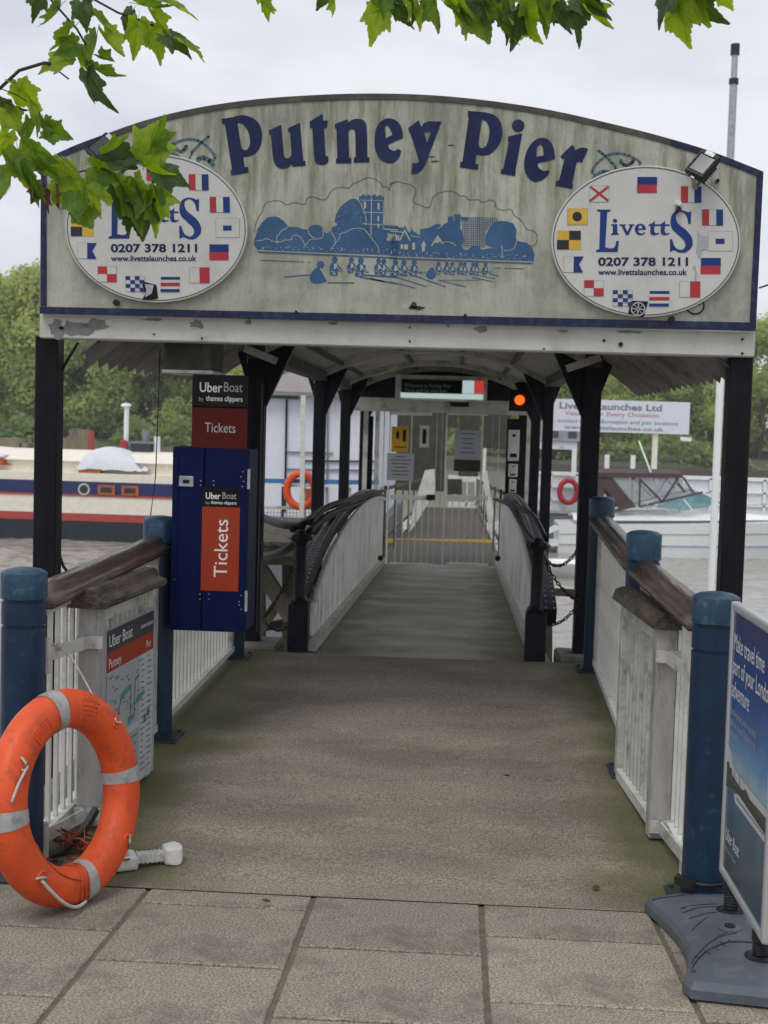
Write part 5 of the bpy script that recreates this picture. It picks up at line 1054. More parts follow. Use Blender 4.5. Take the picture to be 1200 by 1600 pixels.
t_, a, b_ = notice(611, 667, 639, 706, 'yellowsign', 'yellow and black warning notice on the left gate leaf', 0)
m_ = MB(); W_ = b_.x-a.x; H_ = b_.z-a.z; m_.flat([(a.x+W_*p, YG-.052, a.z+H_*q) for p, q in ((.66, .42), (.84, .42), (.84, .88), (.66, .88))]); m_.flat([(a.x+W_*p, YG-.052, a.z+H_*q) for p, q in ((.30, .52), (.42, .52), (.46, .72), (.36, .86), (.26, .72))]); m_.flat([(a.x+W_*p, YG-.052, a.z+H_*q) for p, q in ((.15, .18), (.85, .18), (.85, .22), (.15, .22))]); obj('pictogram', m_, 'pblack', t_)
notice(604, 709, 647, 750, 'paper', 'pale paper notice under the yellow one on the left gate leaf', 6)
notice(709, 673, 752, 718, 'paper', 'large pale paper notice on the right gate leaf', 5)
notice(709, 719, 751, 736, 'dull', 'small dark olive plate directly under the right paper notice')
t_, a, b_ = notice(655, 665, 671, 699, 'white', 'small white frame with a dark slot beside the centre stile'); m_ = MB(); m_.box((a.x+.04, YG-.056, a.z+.05), (b_.x-.04, YG-.0505, b_.z-.05)); obj('slot', m_, 'pblack', t_)
gbar('lock_box', 666, 773, 680, 781, mat='iron', dep=.08)
# lintel and illuminated sign
m_ = MB(); a = G(540, 641, 17.9); b_ = G(835, 628, 17.9); m_.box((a.x, 17.86, a.z), (b_.x, 17.94, b_.z)); obj('lintel', m_, 'arch', can)
m_ = MB(); a = G(703, 635, 17.8); b_ = G(733, 624, 17.8); m_.box((a.x, 17.78, a.z), (b_.x, 17.85, b_.z)); tag(obj('door_closer', m_, 'iron'), 'small black box under the display sign above the gate', 'box')
dsg = thing('display_sign', 'departure display with a black panel, white panel and red end above the gate', 'sign', G(688, 620, 17.7))
def dq(nm, x0, y0, x1, y1, mat, yy, dp=.02): a = G(x0, y1, yy); b_ = G(x1, y0, yy); m_ = MB(); m_.box((a.x, yy, a.z), (b_.x, yy+dp, b_.z)); return obj(nm, m_, mat, dsg)
dq('housing', 617, 589, 762, 625, 'arch', 17.7, .12); dq('display', 627, 595, 722, 614, 'pblack', 17.68, .0195); dq('white_panel', 722.5, 595, 741, 614, 'screen', 17.68, .0195); dq('red_panel', 741.5, 595, 756, 614, 'screenr', 17.68, .0195); dq('light_strip', 626, 616.5, 755, 621, 'screen', 17.68, .0195)
m_ = MB(); p = G(633, 602, 17.677); 
text_on(m_, 'Welcome to Putney Pier', .075, (G(632, 604.5, 17.677).x, 17.677, G(632, 604.5, 17.677).z), (1, 0, 0), (0, 0, 1), off=.001, sx=.80); text_on(m_, 'Please wait for your boat', .07, (G(632, 612, 17.677).x, 17.677, G(632, 612, 17.677).z), (1, 0, 0), (0, 0, 1), off=.001, sx=.78)
obj('display_text', m_, 'textgrey', dsg)
# red warning lamp on the right post
c = bp(812, 625, 15.75); rl = thing('warning_lamp', 'glowing red lamp on the right side above the gate', 'lamp', c)
m_ = MB(); m_.box((c.x-.12, c.y+.02, c.z-.13), (c.x+.11, c.y+.08, c.z+.12)); obj('backplate', m_, 'pblack', rl)
m_ = MB(); m_.lathe((c.x, c.y, c.z), [(.056, .02), (.056, 0), (.043, -.022), (.02, -.034), (.001, -.036)], 20, ax='y'); obj('lens', m_, 'lamp', rl)
m_ = MB(); n = 12; m_.prism([(c.x+.085*math.cos(math.pi*i/n), c.y-.06, c.z+.085*math.sin(math.pi*i/n)) for i in range(n+1)]+[(c.x-.075*math.cos(math.pi*i/n), c.y-.06, c.z+.075*math.sin(math.pi*i/n)) for i in range(n+1)], (0, .08, 0)); obj('hood', m_, 'pblack', rl)
# ticket readers
def reader(x0, y0, x1, y1, label, yy=17.4):
    a = G(x0, y1, yy); b_ = G(x1, y0, yy); t_ = thing('card_reader', label, 'card reader', (a.x, yy, a.z), 'reader boxes by the gate')
    m_ = MB(); m_.box((a.x, yy-.03, a.z), (b_.x, yy+.06, b_.z)); obj('case', m_, 'arch', t_, bevel=.008); W_ = b_.x-a.x; H_ = b_.z-a.z
    m_ = MB(); m_.box((a.x+W_*.2, yy-.035, a.z+H_*.12), (b_.x-W_*.2, yy-.0305, a.z+H_*.24)); m_.box((a.x+W_*.35, yy-.035, b_.z-H_*.22), (b_.x-W_*.35, yy-.0305, b_.z-H_*.14)); obj('slot', m_, 'pblack', t_)
m_ = MB(); a = G(788, 790, 17.48); b_ = G(822, 655, 17.48); m_.box((a.x, 17.48, a.z), (b_.x, 17.55, b_.z)); tag(obj('reader_board', m_, 'black'), 'black board carrying the reader boxes right of the gate', 'board')
reader(793, 672, 812, 720, 'tall pale reader box on the black board right of the gate'); reader(794, 725, 809, 745, 'small square reader box in the middle of the black board'); reader(795, 749, 807, 770, 'lowest small reader box on the black board right of the gate')
m_ = MB(); a = bp(592, 930-90, YG-.3); 
for px, x in ((602, XL+.03), (776, XR-.03)):
    c = bp(px, 872, 16.6); m_ = MB(); m_.lathe((x, 16.6, c.z), [(.035, -.03), (.035, .03)], 12, ax='y'); tag(obj('gate_stop', m_, 'iron'), 'round black knob low on the %s side of the gangway' % ('left' if px < 700 else 'right'), 'knob', 'black knobs beside the gate')
# side screens flanking the gate
for nm, x0, x1, s_ in (('left', 540, 592, 0), ('right', 783, 828, 1)):
    t_ = thing('side_screen', 'dark framed side screen on the %s of the gate' % nm, 'screen', G((x0+x1)/2, 800, 17.9))
    for px in ((x0+28, x1-6) if not s_ else (x1-6,)): a = G(px, 800, 18.1); m_ = MB(); m_.box((a.x-.03, 18.07, dz(18)+.6), (a.x+.03, 18.13, EYE+.33)); obj('upright', m_, 'arch', t_)
    a = G(x0+30 if not s_ else x1-22, 780, 18.2); b_ = G(x1-8 if not s_ else x1-7, 650, 18.2); m_ = MB(); m_.box((a.x, 18.18, a.z), (b_.x, 18.2, b_.z)); obj('panel', m_, 'pblack', t_)
# things beyond the gate
def slab_far(name, pts, y, mat, label, cat, th=.06):
    m_ = MB(); m_.prism([G(p[0], p[1], y) for p in pts], (0, th, 0)); return tag(obj(name, m_, mat), label, cat)
slab_far('baffle_panel', [(664,735),(679,733),(680,768),(650,818),(640,832),(646,790)], 22, 'white', 'tapering white panel seen through the left gate leaf', 'panel')
slab_far('baffle_panel', [(754,738),(761,736),(771,800),(772,834),(764,834)], 22, 'white', 'narrow tapering white panel seen through the right gate leaf', 'panel')
slab_far('yellow_line', [(600,842),(772,844),(772,850),(600,848)], 24.3, 'yellow', 'yellow step edge across the gangway beyond the gate', 'step edge')
slab_far('red_box', [(698,775),(714,773),(716,778),(699,780)], 24, 'red', 'small red box low behind the centre of the gate', 'box', .3)
slab_far('barrier_arm', [(699,749),(722,749),(722,773),(699,773)], 25, 'dull', 'square olive box seen through the right gate leaf', 'box', .3)
# landing stage building closing the end of the gangway
lsx0, lsx1 = bp(604, 700, 46).x, bp(796, 700, 46).x
ls = thing('landing_building', 'olive grey landing building at the far end of the gangway with bright openings', 'building', ((lsx0+lsx1)/2, 47, WZ+.6))
for x0, x1, y0, y1, mat in ((598, 699, 596, 765, 'dull'), (699, 716, 596, 668, 'dull'), (716, 752, 596, 744, 'dull'), (752, 800, 596, 700, 'dull'), (752, 760, 700, 790, 'white'), (700, 752, 744, 752, 'white'), (728, 731, 752, 790, 'white'), (741, 744, 752, 790, 'white'), (700, 752, 786, 792, 'white')):
    a = G(x0, y1, 46); b_ = G(x1, y0, 46); m_ = MB(); m_.box((a.x, 46, a.z), (b_.x, 46.15, b_.z)); obj('wall_panel', m_, mat, ls)
m_ = MB(); a = G(590, 588, 46); b_ = G(806, 596, 46); m_.box((a.x, 45.6, b_.z+.01), (b_.x, 52, a.z)); obj('roof', m_, 'officeroof', ls)
# canopy roof over the lower gangway

# ================================================================== LEFT: PIER TIMBERS, OFFICE
tp = thing('timber_pier', 'dark timber pier frame with crossed braces over the water left of the gangway', 'pier', bp(440, 900, 12.5))
def tb(x0, y0, x1, y1, y, wd, nm, mat='timber'): m_ = MB(); a = bp(x0, y0, y); b_ = bp(x1, y1, y); m_.obox(a, b_, .14, wd, (0, 0, 1) if abs(x1-x0) > abs(y1-y0) else (1, 0, 0)); return obj(nm, m_, mat, tp)
tb(380, 858, 482, 858, 12.6, .13, 'deck_beam', 'woodold'); tb(380, 872, 482, 872, 12.7, .12, 'lower_beam')
tb(400, 878, 455, 965, 12.9, .14, 'brace'); tb(478, 880, 405, 985, 13.1, .10, 'brace'); tb(452, 878, 452, 1040, 13.4, .13, 'pile'); tb(404, 878, 404, 1040, 13.4, .13, 'pile'); tb(384, 984, 480, 968, 13.6, .08, 'brace')
m_ = MB(); a = bp(380, 850, 12.6); b_ = bp(482, 850, 12.6)
for i in range(12):
    m2 = MB(); y = 12.5+i*.28; m2.box((a.x-.6, y, a.z), (b_.x+.02, y+.265, a.z+.04)); obj('plank', m2, 'woodold', tp)
of = thing('pontoon_office', 'white walled pontoon office with a low grey roof left of the gangway', 'building', bp(470, 820, 25))
YO = 25.0
def O(px, py, y=YO): return bp(px, py, y)
x0, x1 = O(398, 700).x, O(592, 700).x; zt = O(440, 618).z; zb = O(440, 838).z
m_ = MB(); m_.box((x0, YO, zb), (x1, YO+7, zt)); obj('wall', m_, 'office', of)
m_ = MB(); m_.prism([(x0-.2, YO-.25, zt), (x1+.2, YO-.25, zt), (x1+.2, YO-.25, zt+.06), (x0-.2, YO-.25, zt+.06)], (0, 7.4, 0)); m_.add([(x0-.2, YO-.25, zt+.065), (x1+.2, YO-.25, zt+.065), (x1-.8, YO+3, zt+.75), (x0+.7, YO+3, zt+.75), (x0-.2, YO+7.1, zt+.065), (x1+.2, YO+7.1, zt+.065)], [(0, 1, 2, 3), (3, 2, 5, 4), (0, 3, 4), (1, 5, 2)]); obj('roof', m_, 'officeroof', of)
def ob(nm, a_, b_2, mat, y=YO-.03, w_=.03, par=of): m_ = MB(); m_.obox(O(*a_, y), O(*b_2, y), .03, w_, (0, 0, 1) if abs(a_[0]-b_2[0]) > abs(a_[1]-b_2[1]) else (1, 0, 0)); return obj(nm, m_, mat, par)
ob('corner_trim', (448, 624), (445, 800), 'iron', w_=.035); ob('door_frame', (512, 632), (511, 800), 'hull', w_=.03); ob('frame_rail', (448, 706), (520, 708), 'hull', w_=.025); ob('frame_rail', (448, 733), (585, 735), 'hull', w_=.025); ob('eave_strip', (412, 619), (466, 622), 'teal', w_=.06)
ob('band', (474, 720), (590, 721), 'woodold', w_=.03)
pr2_ = thing('pontoon_railing', 'white and blue pontoon railing in front of the office with mesh panels', 'railing', bp(470, 820, 21))
ob('rail', (400, 751), (592, 754), 'railblue', 21, .07, pr2_); ob('rail', (400, 758), (592, 760), 'gel2', 21, .04, pr2_); ob('rail', (398, 793), (592, 795), 'whitedirty', 21, .05, pr2_); ob('rail', (398, 828), (500, 831), 'whitedirty', 21, .05, pr2_)
for px in (441, 475, 509, 546, 583): ob('upright', (px+1, 752), (px, 845), 'iron' if px == 441 else 'whitedirty', 21.05, .035, pr2_)
for i in range(30): px = 398+i*5; ob('mesh_wire', (px, 797), (px, 828), 'hull', 21.1, .006, pr2_)
for i in range(6): ob('mesh_wire', (398, 801+i*5), (545, 802+i*5), 'hull', 21.12, .006, pr2_)
ob('tall_post', (474, 618), (471, 845), 'white', 20.6, .07, pr2_)
c = O(470, 766, 20.9); m_ = MB(); m_.tube([(c.x+.22*math.cos(a), 20.9, c.z+.26*math.sin(a)) for a in [2*math.pi*i/28 for i in range(28)]], .06, 10, closed=True, upv=(0, 1, 0)); lb2 = obj('lifebuoy', m_, 'orange'); tag(lb2, 'round orange lifebuoy hanging on the white pontoon railing by the office', 'lifebuoy')
m_ = MB(); a = O(548, 795, 20.95); b_ = O(556, 765, 20.95)
m_.box((O(497, 0, 20.95).x, 20.93, O(500, 790, 20.95).z), (O(508, 0, 20.95).x, 21.0, O(500, 764, 20.95).z)); tag(obj('orange_marker', m_, 'borange'), 'small orange and brown board on the pontoon railing beside the lifebuoy', 'board')
m_ = MB(); m_.box((-4.1, 20.2, WZ-.3), (-1.35, 33, O(440, 842, 21).z)); tag(obj('office_pontoon', m_, 'hull'), 'grey steel pontoon floating under the white office', 'pontoon')

# ================================================================== BARGE
YB = 46.0
def Bq(px, py, y=YB): return bp(px, py, y)
bw = Bq(150, 838).z; sc_ = YB/FPX
bgx0, bgx1 = -27.0, -6.8
brg = thing('barge', 'long cream and blue river barge with a red waterline moored beyond the left railing', 'boat', ((bgx0+bgx1)/2, YB, WZ))
zz = lambda py: Bq(150, py).z
def hullband(nm, pa, pb, mat, o=0, y1=5.0):
    za, zb = zz(pa), zz(pb); m_ = MB(); n = 24; fr_, bk = [], []
    for i in range(n+1):
        u = i/n; x = bgx0+(bgx1-bgx0)*u; t = max(0, (u-.86)/.14); yy = YB+y1/2*(1-math.sqrt(max(0, 1-t**2.2)))-o; fr_.append((x, yy)); bk.append((x, 2*(YB+y1/2)-yy))
    poly = fr_+bk[::-1]; m_.prism([(x, y, zb) for x, y in poly], (0, 0, za-zb)); return obj(nm, m_, mat, brg)
hullband('hull_bottom', 815, 846, 'bblack', .0); hullband('hull_red_band', 803, 814.8, 'bred', .02); hullband('hull_side', 776, 802.8, 'cream', .03); hullband('rubbing_strake', 773, 775.8, 'bred', .07); hullband('blue_band', 753, 772.8, 'bblue', .04); hullband('bulwark', 740, 752.8, 'cream', .02)
m_ = MB(); m_.box((bgx0+1, YB+.7, zz(740)), (bgx1-2, YB+4.3, zz(723))); obj('cabin_side', m_, 'cream', brg)
m_ = MB(); x0, x1 = bgx0+.8, bgx1-1.8; m_.prism([(x0, YB+.5, zz(722.5)), (x0, YB+4.5, zz(722.5)), (x0, YB+3.6, zz(709)), (x0, YB+2.5, zz(706)), (x0, YB+1.4, zz(709))], (x1-x0, 0, 0)); obj('cabin_roof', m_, 'cream', brg)
m_ = MB(); m_.obox((bgx0+1, YB+.25, zz(758-15)), (bgx1-2, YB+.25, zz(743)), .03, .03)
for i in range(9): x = Bq(48+i*60-120, 760).x; m_.box((x-.02, YB+.23, zz(753)), (x+.02, YB+.27, zz(741)))
obj('hand_rail', m_, 'iron', brg)
for px, py, rx in ((131, 777, 0),): 
    c = Bq(131, 778-13+10, YB-.06); c = Bq(131, 779-1, YB-.06)
def portw(px, kind):
    c = Bq(px, 778 if kind else 778, YB-.08); c.z = zz(764)-.02
    m_ = MB()
    if not kind: m_.lathe((c.x, c.y, c.z), [(.21, .03), (.21, -.02), (.15, -.02)], 20, ax='y'); m_.lathe((c.x, c.y-.022, c.z), [(.15, -.004), (.15, 0)], 20, mi=1, ax='y')
    else: m_.box((c.x-.30, c.y-.02, c.z-.17), (c.x+.30, c.y+.03, c.z+.17)); m_.box((c.x-.20, c.y-.03, c.z-.09), (c.x+.20, c.y-.0205, c.z+.09), 1)
    obj('porthole' if not kind else 'window', m_, ['arch' if not kind else 'borange', 'glassdark'], brg)
portw(131, 0); portw(166, 1); portw(203, 1); portw(-20, 0)
# tarpaulin
m_ = MB(); xa, xb = Bq(116, 720).x, Bq(228, 720).x; za = zz(739)-.0; vs = []; nx, nz_ = 18, 10; rq = random.Random(2)
for i in range(nx+1):
    for j in range(nz_+1):
        u = i/nx; v = j/nz_; prof = math.sin(math.pi*min(1, u*1.12)**.7)**.55 if u < .9 else .35*(1-u)/.1+.1; ang_ = math.pi*v
        vs.append((xa+(xb-xa)*u, YB+.2+1.4*(1-math.cos(ang_)), za+.10+.78*max(0, prof)*math.sin(ang_)**.6+rq.uniform(-.03, .03)))
m_.add(vs, [(i*(nz_+1)+j, (i+1)*(nz_+1)+j, (i+1)*(nz_+1)+j+1, i*(nz_+1)+j+1) for i in range(nx) for j in range(nz_)], 0, True); obj('tarpaulin', m_, 'tarp', brg)
m_ = MB(); m_.box((Bq(130, 0).x, YB+.25, zz(742)), (Bq(165, 0).x, YB+.9, zz(734))); obj('hatch', m_, 'borange', brg)
m_ = MB(); x0, x1 = Bq(-60, 0).x, Bq(28, 0).x; m_.prism([(x0, YB+.4, zz(732)), (x1-.5, YB+.4, zz(732)), (x1-.5, YB+.4, zz(719)), (x0, YB+.4, zz(716))], (0, 2.4, 0)); m_.prism([(x0, YB+.35, zz(716)), (x1-.5, YB+.35, zz(720)), (x1-.3, YB+2.9, zz(711)), (x0, YB+2.9, zz(706))], (0, 0, .06), 1); m_.prism([(x1-.5, YB+.4, zz(732)), (x1+.5, YB+1.5, zz(728)), (x1-.1, YB+2.7, zz(708)), (x1-.5, YB+.5, zz(719))], (0, .05, 0)); obj('wheelhouse', m_, ['borange', 'tarp'], brg)
def bcyl(nm, px, p0, p1, r, mat, yy=YB+2.4): c = Bq(px, p0, yy); d_ = Bq(px, p1, yy); m_ = MB(); m_.lathe((c.x, yy, c.z), [(r, 0), (r, d_.z-c.z)], 14); return obj(nm, m_, mat, brg)
bcyl('chimney', 197, 700, 636, .09, 'gel2'); c = Bq(197, 636, YB+2.4); m_ = MB(); m_.lathe((c.x, YB+2.4, c.z), [(.10, 0), (.20, .04), (.16, .12), (.001, .15)], 14); obj('chimney_cap', m_, 'gel2', brg)
m_ = MB(); m_.box((Bq(191, 0).x, YB+2.2, zz(722)), (Bq(224, 0).x, YB+3.2, zz(693))); m_.box((Bq(189, 0).x, YB+2.15, zz(693)+.002), (Bq(228, 0).x, YB+3.25, zz(690)), 1); obj('equipment_box', m_, ['glassdark', 'hull'], brg)
bcyl('mast', 227, 716, 672, .13, 'hull'); bcyl('mast', 245, 712, 682, .12, 'office'); m_ = MB(); m_.lathe((Bq(180, 0).x, YB+2.2, zz(712)), [(.16, 0), (.13, .5), (.001, .55)], 10); obj('red_cone', m_, 'red', brg)
m_ = MB(); m_.box((Bq(212, 0).x, YB+1.6, zz(728)), (Bq(262, 0).x, YB+2.4, zz(714))); obj('dark_engine_cover', m_, 'hull', brg)
m_ = MB(); vs = [(Bq(250, 0).x+.7*math.cos(a)*1.0, YB+2.4+.4*math.sin(a), zz(722)) for a in [2*math.pi*i/12 for i in range(12)]]; m_.add(vs+[(Bq(250, 0).x, YB+2.4, zz(712))], [(i, (i+1) % 12, 12) for i in range(12)]); obj('white_cover', m_, 'tarp', brg)
# mooring piles behind the barge
k = 0
for px, pt_, wd, mat, desc in ((10, 684, 46, 'pilewood', 'broad old timber pile at the left edge of the photo behind the barge'), (37, 692, 13, 'pilewood', 'narrow timber pile between the broad pile and the front post'), (57, 690, 8, 'pilewood', 'thin timber pile hidden beside the left front post'), (98, 686, 12, 'pilewood', 'pale timber pile just right of the left front post')):
    m_ = MB(); a = bp(px-wd/2, pt_, 62); b_ = bp(px+wd/2, pt_, 62); m_.box((a.x, 62, WZ-2), (b_.x, 62.8, a.z)); tag(obj('mooring_pile', m_, mat), desc, 'pile', 'mooring piles behind the barge')
dp = thing('pile_cluster', 'cluster of tall square timber piles with a red edge behind the barge', 'pile', bp(126, 720, 60))
for i, (px, t0) in enumerate(((111, 671), (117, 669), (123, 670), (129, 671), (135, 671), (141, 673))):
    m_ = MB(); a = bp(px-2.9, t0, 60); b_ = bp(px+2.9, t0, 60); m_.box((a.x, 60, WZ-2), (b_.x, 60.4, a.z)); obj('pile', m_, 'pilewood' if i < 5 else 'bred', dp, label='pile with faded red paint' if i == 5 else None)

# ================================================================== RIGHT: PONTOON, SIGN, MOTORBOAT
YP = 51.0
def Pq(px, py, y=YP): return bp(px, py, y)
pp = thing('river_pontoon', 'long grey floating pontoon behind the motorboat', 'pontoon', Pq(1000, 820))
px0, px1 = Pq(842, 0).x, Pq(1500, 0).x; zd = Pq(1000, 806).z
m_ = MB(); m_.box((px0, YP, WZ-.3), (px1, YP+4, zd)); obj('hull', m_, 'hull', pp)
m_ = MB(); m_.box((px0-.05, YP-.06, zd+.002), (px1, YP+4, zd+.08)); obj('deck_edge', m_, 'whitedirty', pp)
rl_ = thing('pontoon_fence', 'white fence with square panels along the pontoon behind the motorboat', 'fence', Pq(1000, 800))
zt = Pq(1000, 744).z
for hh, th2 in ((zt, .14), (zd+(zt-zd)*.66, .06), (zd+(zt-zd)*.33, .06)): m_ = MB(); m_.obox((px0, YP+.2, hh), (px1, YP+.2, hh), .08, th2); obj('rail', m_, 'gel', rl_)
for i in range(16): x = px0+.1+i*1.0; m_ = MB(); m_.box((x-.05, YP+.16, zd+.08), (x+.05, YP+.24, zt)); obj('upright', m_, 'gel', rl_)
for i in range(15): 
    x = px0+.1+i*1.0; m_ = MB(); m_.box((x+.07, YP+.24, zd+.1), (x+.93, YP+.27, zt-.1)); obj('panel', m_, 'office' if i % 4 else 'gel2', rl_)
c = Pq(888, 768, YP-.1); m_ = MB(); m_.tube([(c.x+.33*math.cos(a), YP-.1, c.z+.42*math.sin(a)) for a in [2*math.pi*i/24 for i in range(24)]], .10, 8, closed=True, upv=(0, 1, 0)); tag(obj('lifebuoy', m_, 'red'), 'faded red lifebuoy on the white pontoon fence between the right posts', 'lifebuoy')
sg = thing('launches_sign', 'large white sign on two posts reading Livetts Launches Ltd beyond the motorboat', 'sign', Pq(975, 750))
a = Pq(862, 677); b_ = Pq(1085, 625); z0s, z1s = Pq(975, 676).z, Pq(975, 625).z
m_ = MB(); m_.box((a.x-.05, YP+.9, z0s), (b_.x, YP+1.0, z1s)); obj('panel', m_, 'office', sg)
for px in (954, 1059): x = Pq(px, 0).x; m_ = MB(); m_.box((x-.10, YP+1.01, zd), (x+.10, YP+1.16, z0s+.3)); obj('post', m_, 'cream', sg)
m_ = MB(); W_ = b_.x-a.x; H_ = z1s-z0s
def wl(txt, f, h, fx0, fx1, mi, bold):
    vs, fs = text_faces(txt, 1, bold=bold); a0 = min(v[0] for v in vs); a1 = max(v[0] for v in vs); h1 = max(v[1] for v in vs)
    m_.add([(a.x+W_*(fx0+(v[0]-a0)/(a1-a0)*(fx1-fx0)), YP+.896, z0s+H_*(f+v[1]/h1*h)) for v in vs], fs, mi)
wl('Livetts Launches Ltd', .70, .20, .06, .80, 0, .03); wl('Vessels For Every Occasion', .50, .13, .10, .78, 1, .02); wl('contact us for information and pier bookings', .27, .12, .05, .92, 2, .02); wl('www.livettslaunches.co.uk', .07, .12, .10, .82, 3, .02)
obj('lettering', m_, ['fade1', 'fade2', 'fade3', 'fade1'], sg)
m_ = MB(); m_.obox(Pq(1063, 685), Pq(1080, 687), .1, .14); obj('arm', m_, 'gel', sg)
for px, t0 in ((936, 705), (992, 714), (1036, 715)): x = Pq(px, 0).x; m_ = MB(); m_.lathe((x, YP+3.2, zd), [(.10, 0), (.10, Pq(px, t0).z-zd)], 10); tag(obj('pontoon_pile', m_, 'gel'), {936: 'short white pile top left of the launches sign post', 992: 'short white pile top between the two sign posts', 1036: 'short white pile top just left of the right sign post'}[px], 'pile', 'white pile tops on the pontoon')
# motorboat
YM = 46.8
def Q2(px, py, y=YM): return bp(px, py, y)
mbt = thing('motorboat', 'white motorboat with a brown canvas canopy and tinted windscreen beyond the right railing', 'boat', Q2(1050, 868))
ox = Q2(905, 0).x; L_ = 8.6; zk = WZ
def hsec(u):          # half beam at sheer, at chine, heights
    b0 = 1.35*(1-max(0, (u-.55)/.45)**2.2); bc = 1.15*(1-max(0, (u-.45)/.55)**1.8)
    sh = 1.05+.35*u; return b0, bc, sh
def hull(nm, f0, f1, mat, o=0, top=False):
    m_ = MB(); n = 26; vs = []
    for i in range(n+1):
        u = i/n; b0, bc, sh = hsec(u); x = ox+u*L_+(.9*u*u*((f0+f1)/2) if False else 0)
        for f in (f0, f1):
            hb = bc+(b0-bc)*f+o; z = zk-.1+(sh+.1)*f; xx = x+f*.7*u**3
            vs += [(xx, YM+1.5-hb, z), (xx, YM+1.5+hb, z)]
    fs = []
    for i in range(n): a = i*4; b_ = a+4; fs += [(a, b_, b_+2, a+2), (a+1, a+3, b_+3, b_+1), (a+2, b_+2, b_+3, a+3), (a, a+1, b_+1, b_)]
    fs += [(0, 2, 3, 1), (n*4, n*4+1, n*4+3, n*4+2)]; m_.add(vs, fs, 0); return obj(nm, m_, mat, mbt)
hull('antifouling', 0, .10, 'cream'); hull('lower_hull', .1005, .38, 'gel2', .0); hull('spray_rail', .381, .42, 'gelline', .02); hull('topside', .4205, .70, 'gel', 0); hull('stripe', .7005, .73, 'gelline', .015); hull('sheer', .7305, 1.0, 'gel', .01)
zs_ = zk+1.12
m_ = MB(); vs = []; n = 18
for i in range(n+1):
    u = i/n; x = ox+.5+u*(L_-.9); h = .30*math.sin(math.pi*min(1, .15+u*.85))**.6; b_0 = 1.2*(1-u**3)+.05
    for v in (-1, -.6, 0, .6, 1): vs.append((x, YM+1.5+b_0*v, zs_+.1+.2*u+(h*(1-abs(v)**3) if abs(v) < 1 else 0)))
m_.add(vs, [(i*5+j, (i+1)*5+j, (i+1)*5+j+1, i*5+j+1) for i in range(n) for j in range(4)], 0, True); obj('deck', m_, 'gel', mbt)
m_ = MB(); m_.prism([(ox-1.0, YM+.5, zk+.28), (ox+.05, YM+.4, zk+.28), (ox+.05, YM+.4, zk+.38), (ox-1.0, YM+.5, zk+.36)], (0, 2, 0)); m_.prism([(ox-.9, YM+.6, zk+.38), (ox+.1, YM+.6, zk+.9), (ox+.1, YM+.6, zk+1.0), (ox-.2, YM+.6, zk+.98)], (0, .06, 0)); obj('swim_platform', m_, 'gel', mbt)
yn, yf = YM+.45, YM+2.55
def tri(pts, y, th=.02): return [(Q2(p[0], p[1], y).x, y, Q2(p[0], p[1], y).z) for p in pts]
for y in (yn, yf):
    m_ = MB(); m_.prism([(Q2(p[0], p[1], yn).x, y, Q2(p[0], p[1], yn).z) for p in ((931, 742), (952, 740), (994, 792), (962, 800), (930, 800))], (0, .03, 0), 0, [[(Q2(p[0], p[1], yn).x, y, Q2(p[0], p[1], yn).z) for p in ((944, 762), (962, 785), (966, 795), (945, 798))]]); obj('canvas_side', m_, 'canvas', mbt)
    m_ = MB(); m_.prism([(Q2(p[0], p[1], yn).x, y+.01, Q2(p[0], p[1], yn).z) for p in ((958, 750), (1058, 746), (1078, 762), (1096, 770), (1003, 792), (992, 788))], (0, .008, 0)); obj('clear_side', m_, 'clear', mbt)
    m_ = MB()
    for p, q in (((1000, 748), (999, 792)), ((1001, 750), (1035, 784)), ((1035, 784), (1060, 746)), ((1000, 792), (1098, 769)), ((1064, 742), (1084, 770)), ((1058, 755), (1070, 768))): a = Q2(*p, yn); b_ = Q2(*q, yn); a.y = b_.y = y; m_.obox(a, b_, .05, .06)
    obj('canopy_frame', m_, 'canvas', mbt)
m_ = MB(); a = Q2(931, 740, yn); b_ = Q2(1066, 737, yn); m_.prism([(a.x, yn-.05, a.z-.12), (a.x, yn-.05, a.z+.04), (a.x, YM+1.5, a.z+.16), (a.x, yf+.05, a.z+.04), (a.x, yf+.05, a.z-.12)], (b_.x-a.x, 0, .05)); obj('canvas_roof', m_, 'canvas', mbt)
m_ = MB(); P3 = lambda px, py, y: Vector((Q2(px, py, yn).x, y, Q2(px, py, yn).z))
m_.add([P3(1020, 792, yn), P3(1095, 770, yn), P3(1140, 788, yn+.9), P3(1140, 790, yf-.9), P3(1095, 770, yf), P3(1020, 792, yf), P3(1070, 798, yn-.02), P3(1075, 780, yn)], [(0, 6, 2, 1), (1, 2, 3, 4), (4, 3, 5)]); obj('windscreen', m_, 'wind', mbt)
m_ = MB(); m_.obox(P3(1020, 793, yn), P3(1140, 791, yn+.9), .05, .05); m_.obox(P3(1096, 769, yn), P3(1141, 788, yn+.9), .05, .06); m_.obox(P3(1068, 780, yn), P3(1082, 797, yn), .04, .04); obj('windscreen_frame', m_, 'gel', mbt)
m_ = MB(); m_.tube([P3(1000, 689, yn+.3), P3(1034, 780, yn+.2), P3(1048, 800, yn+.2)], .03, 6); obj('whip_aerial', m_, 'gel', mbt)
m_ = MB()
for px in (1010, 1060, 1110, 1160, 1210, 1260): c = P3(px, 800, yn-.2); m_.tube([c, c+Vector((0, 0, .35))], .015, 5)
m_.tube([P3(1110, 792, yn-.2), P3(1160, 789, yn-.2), P3(1270, 784, yn)], .015, 5); obj('guard_rail', m_, 'steel', mbt)
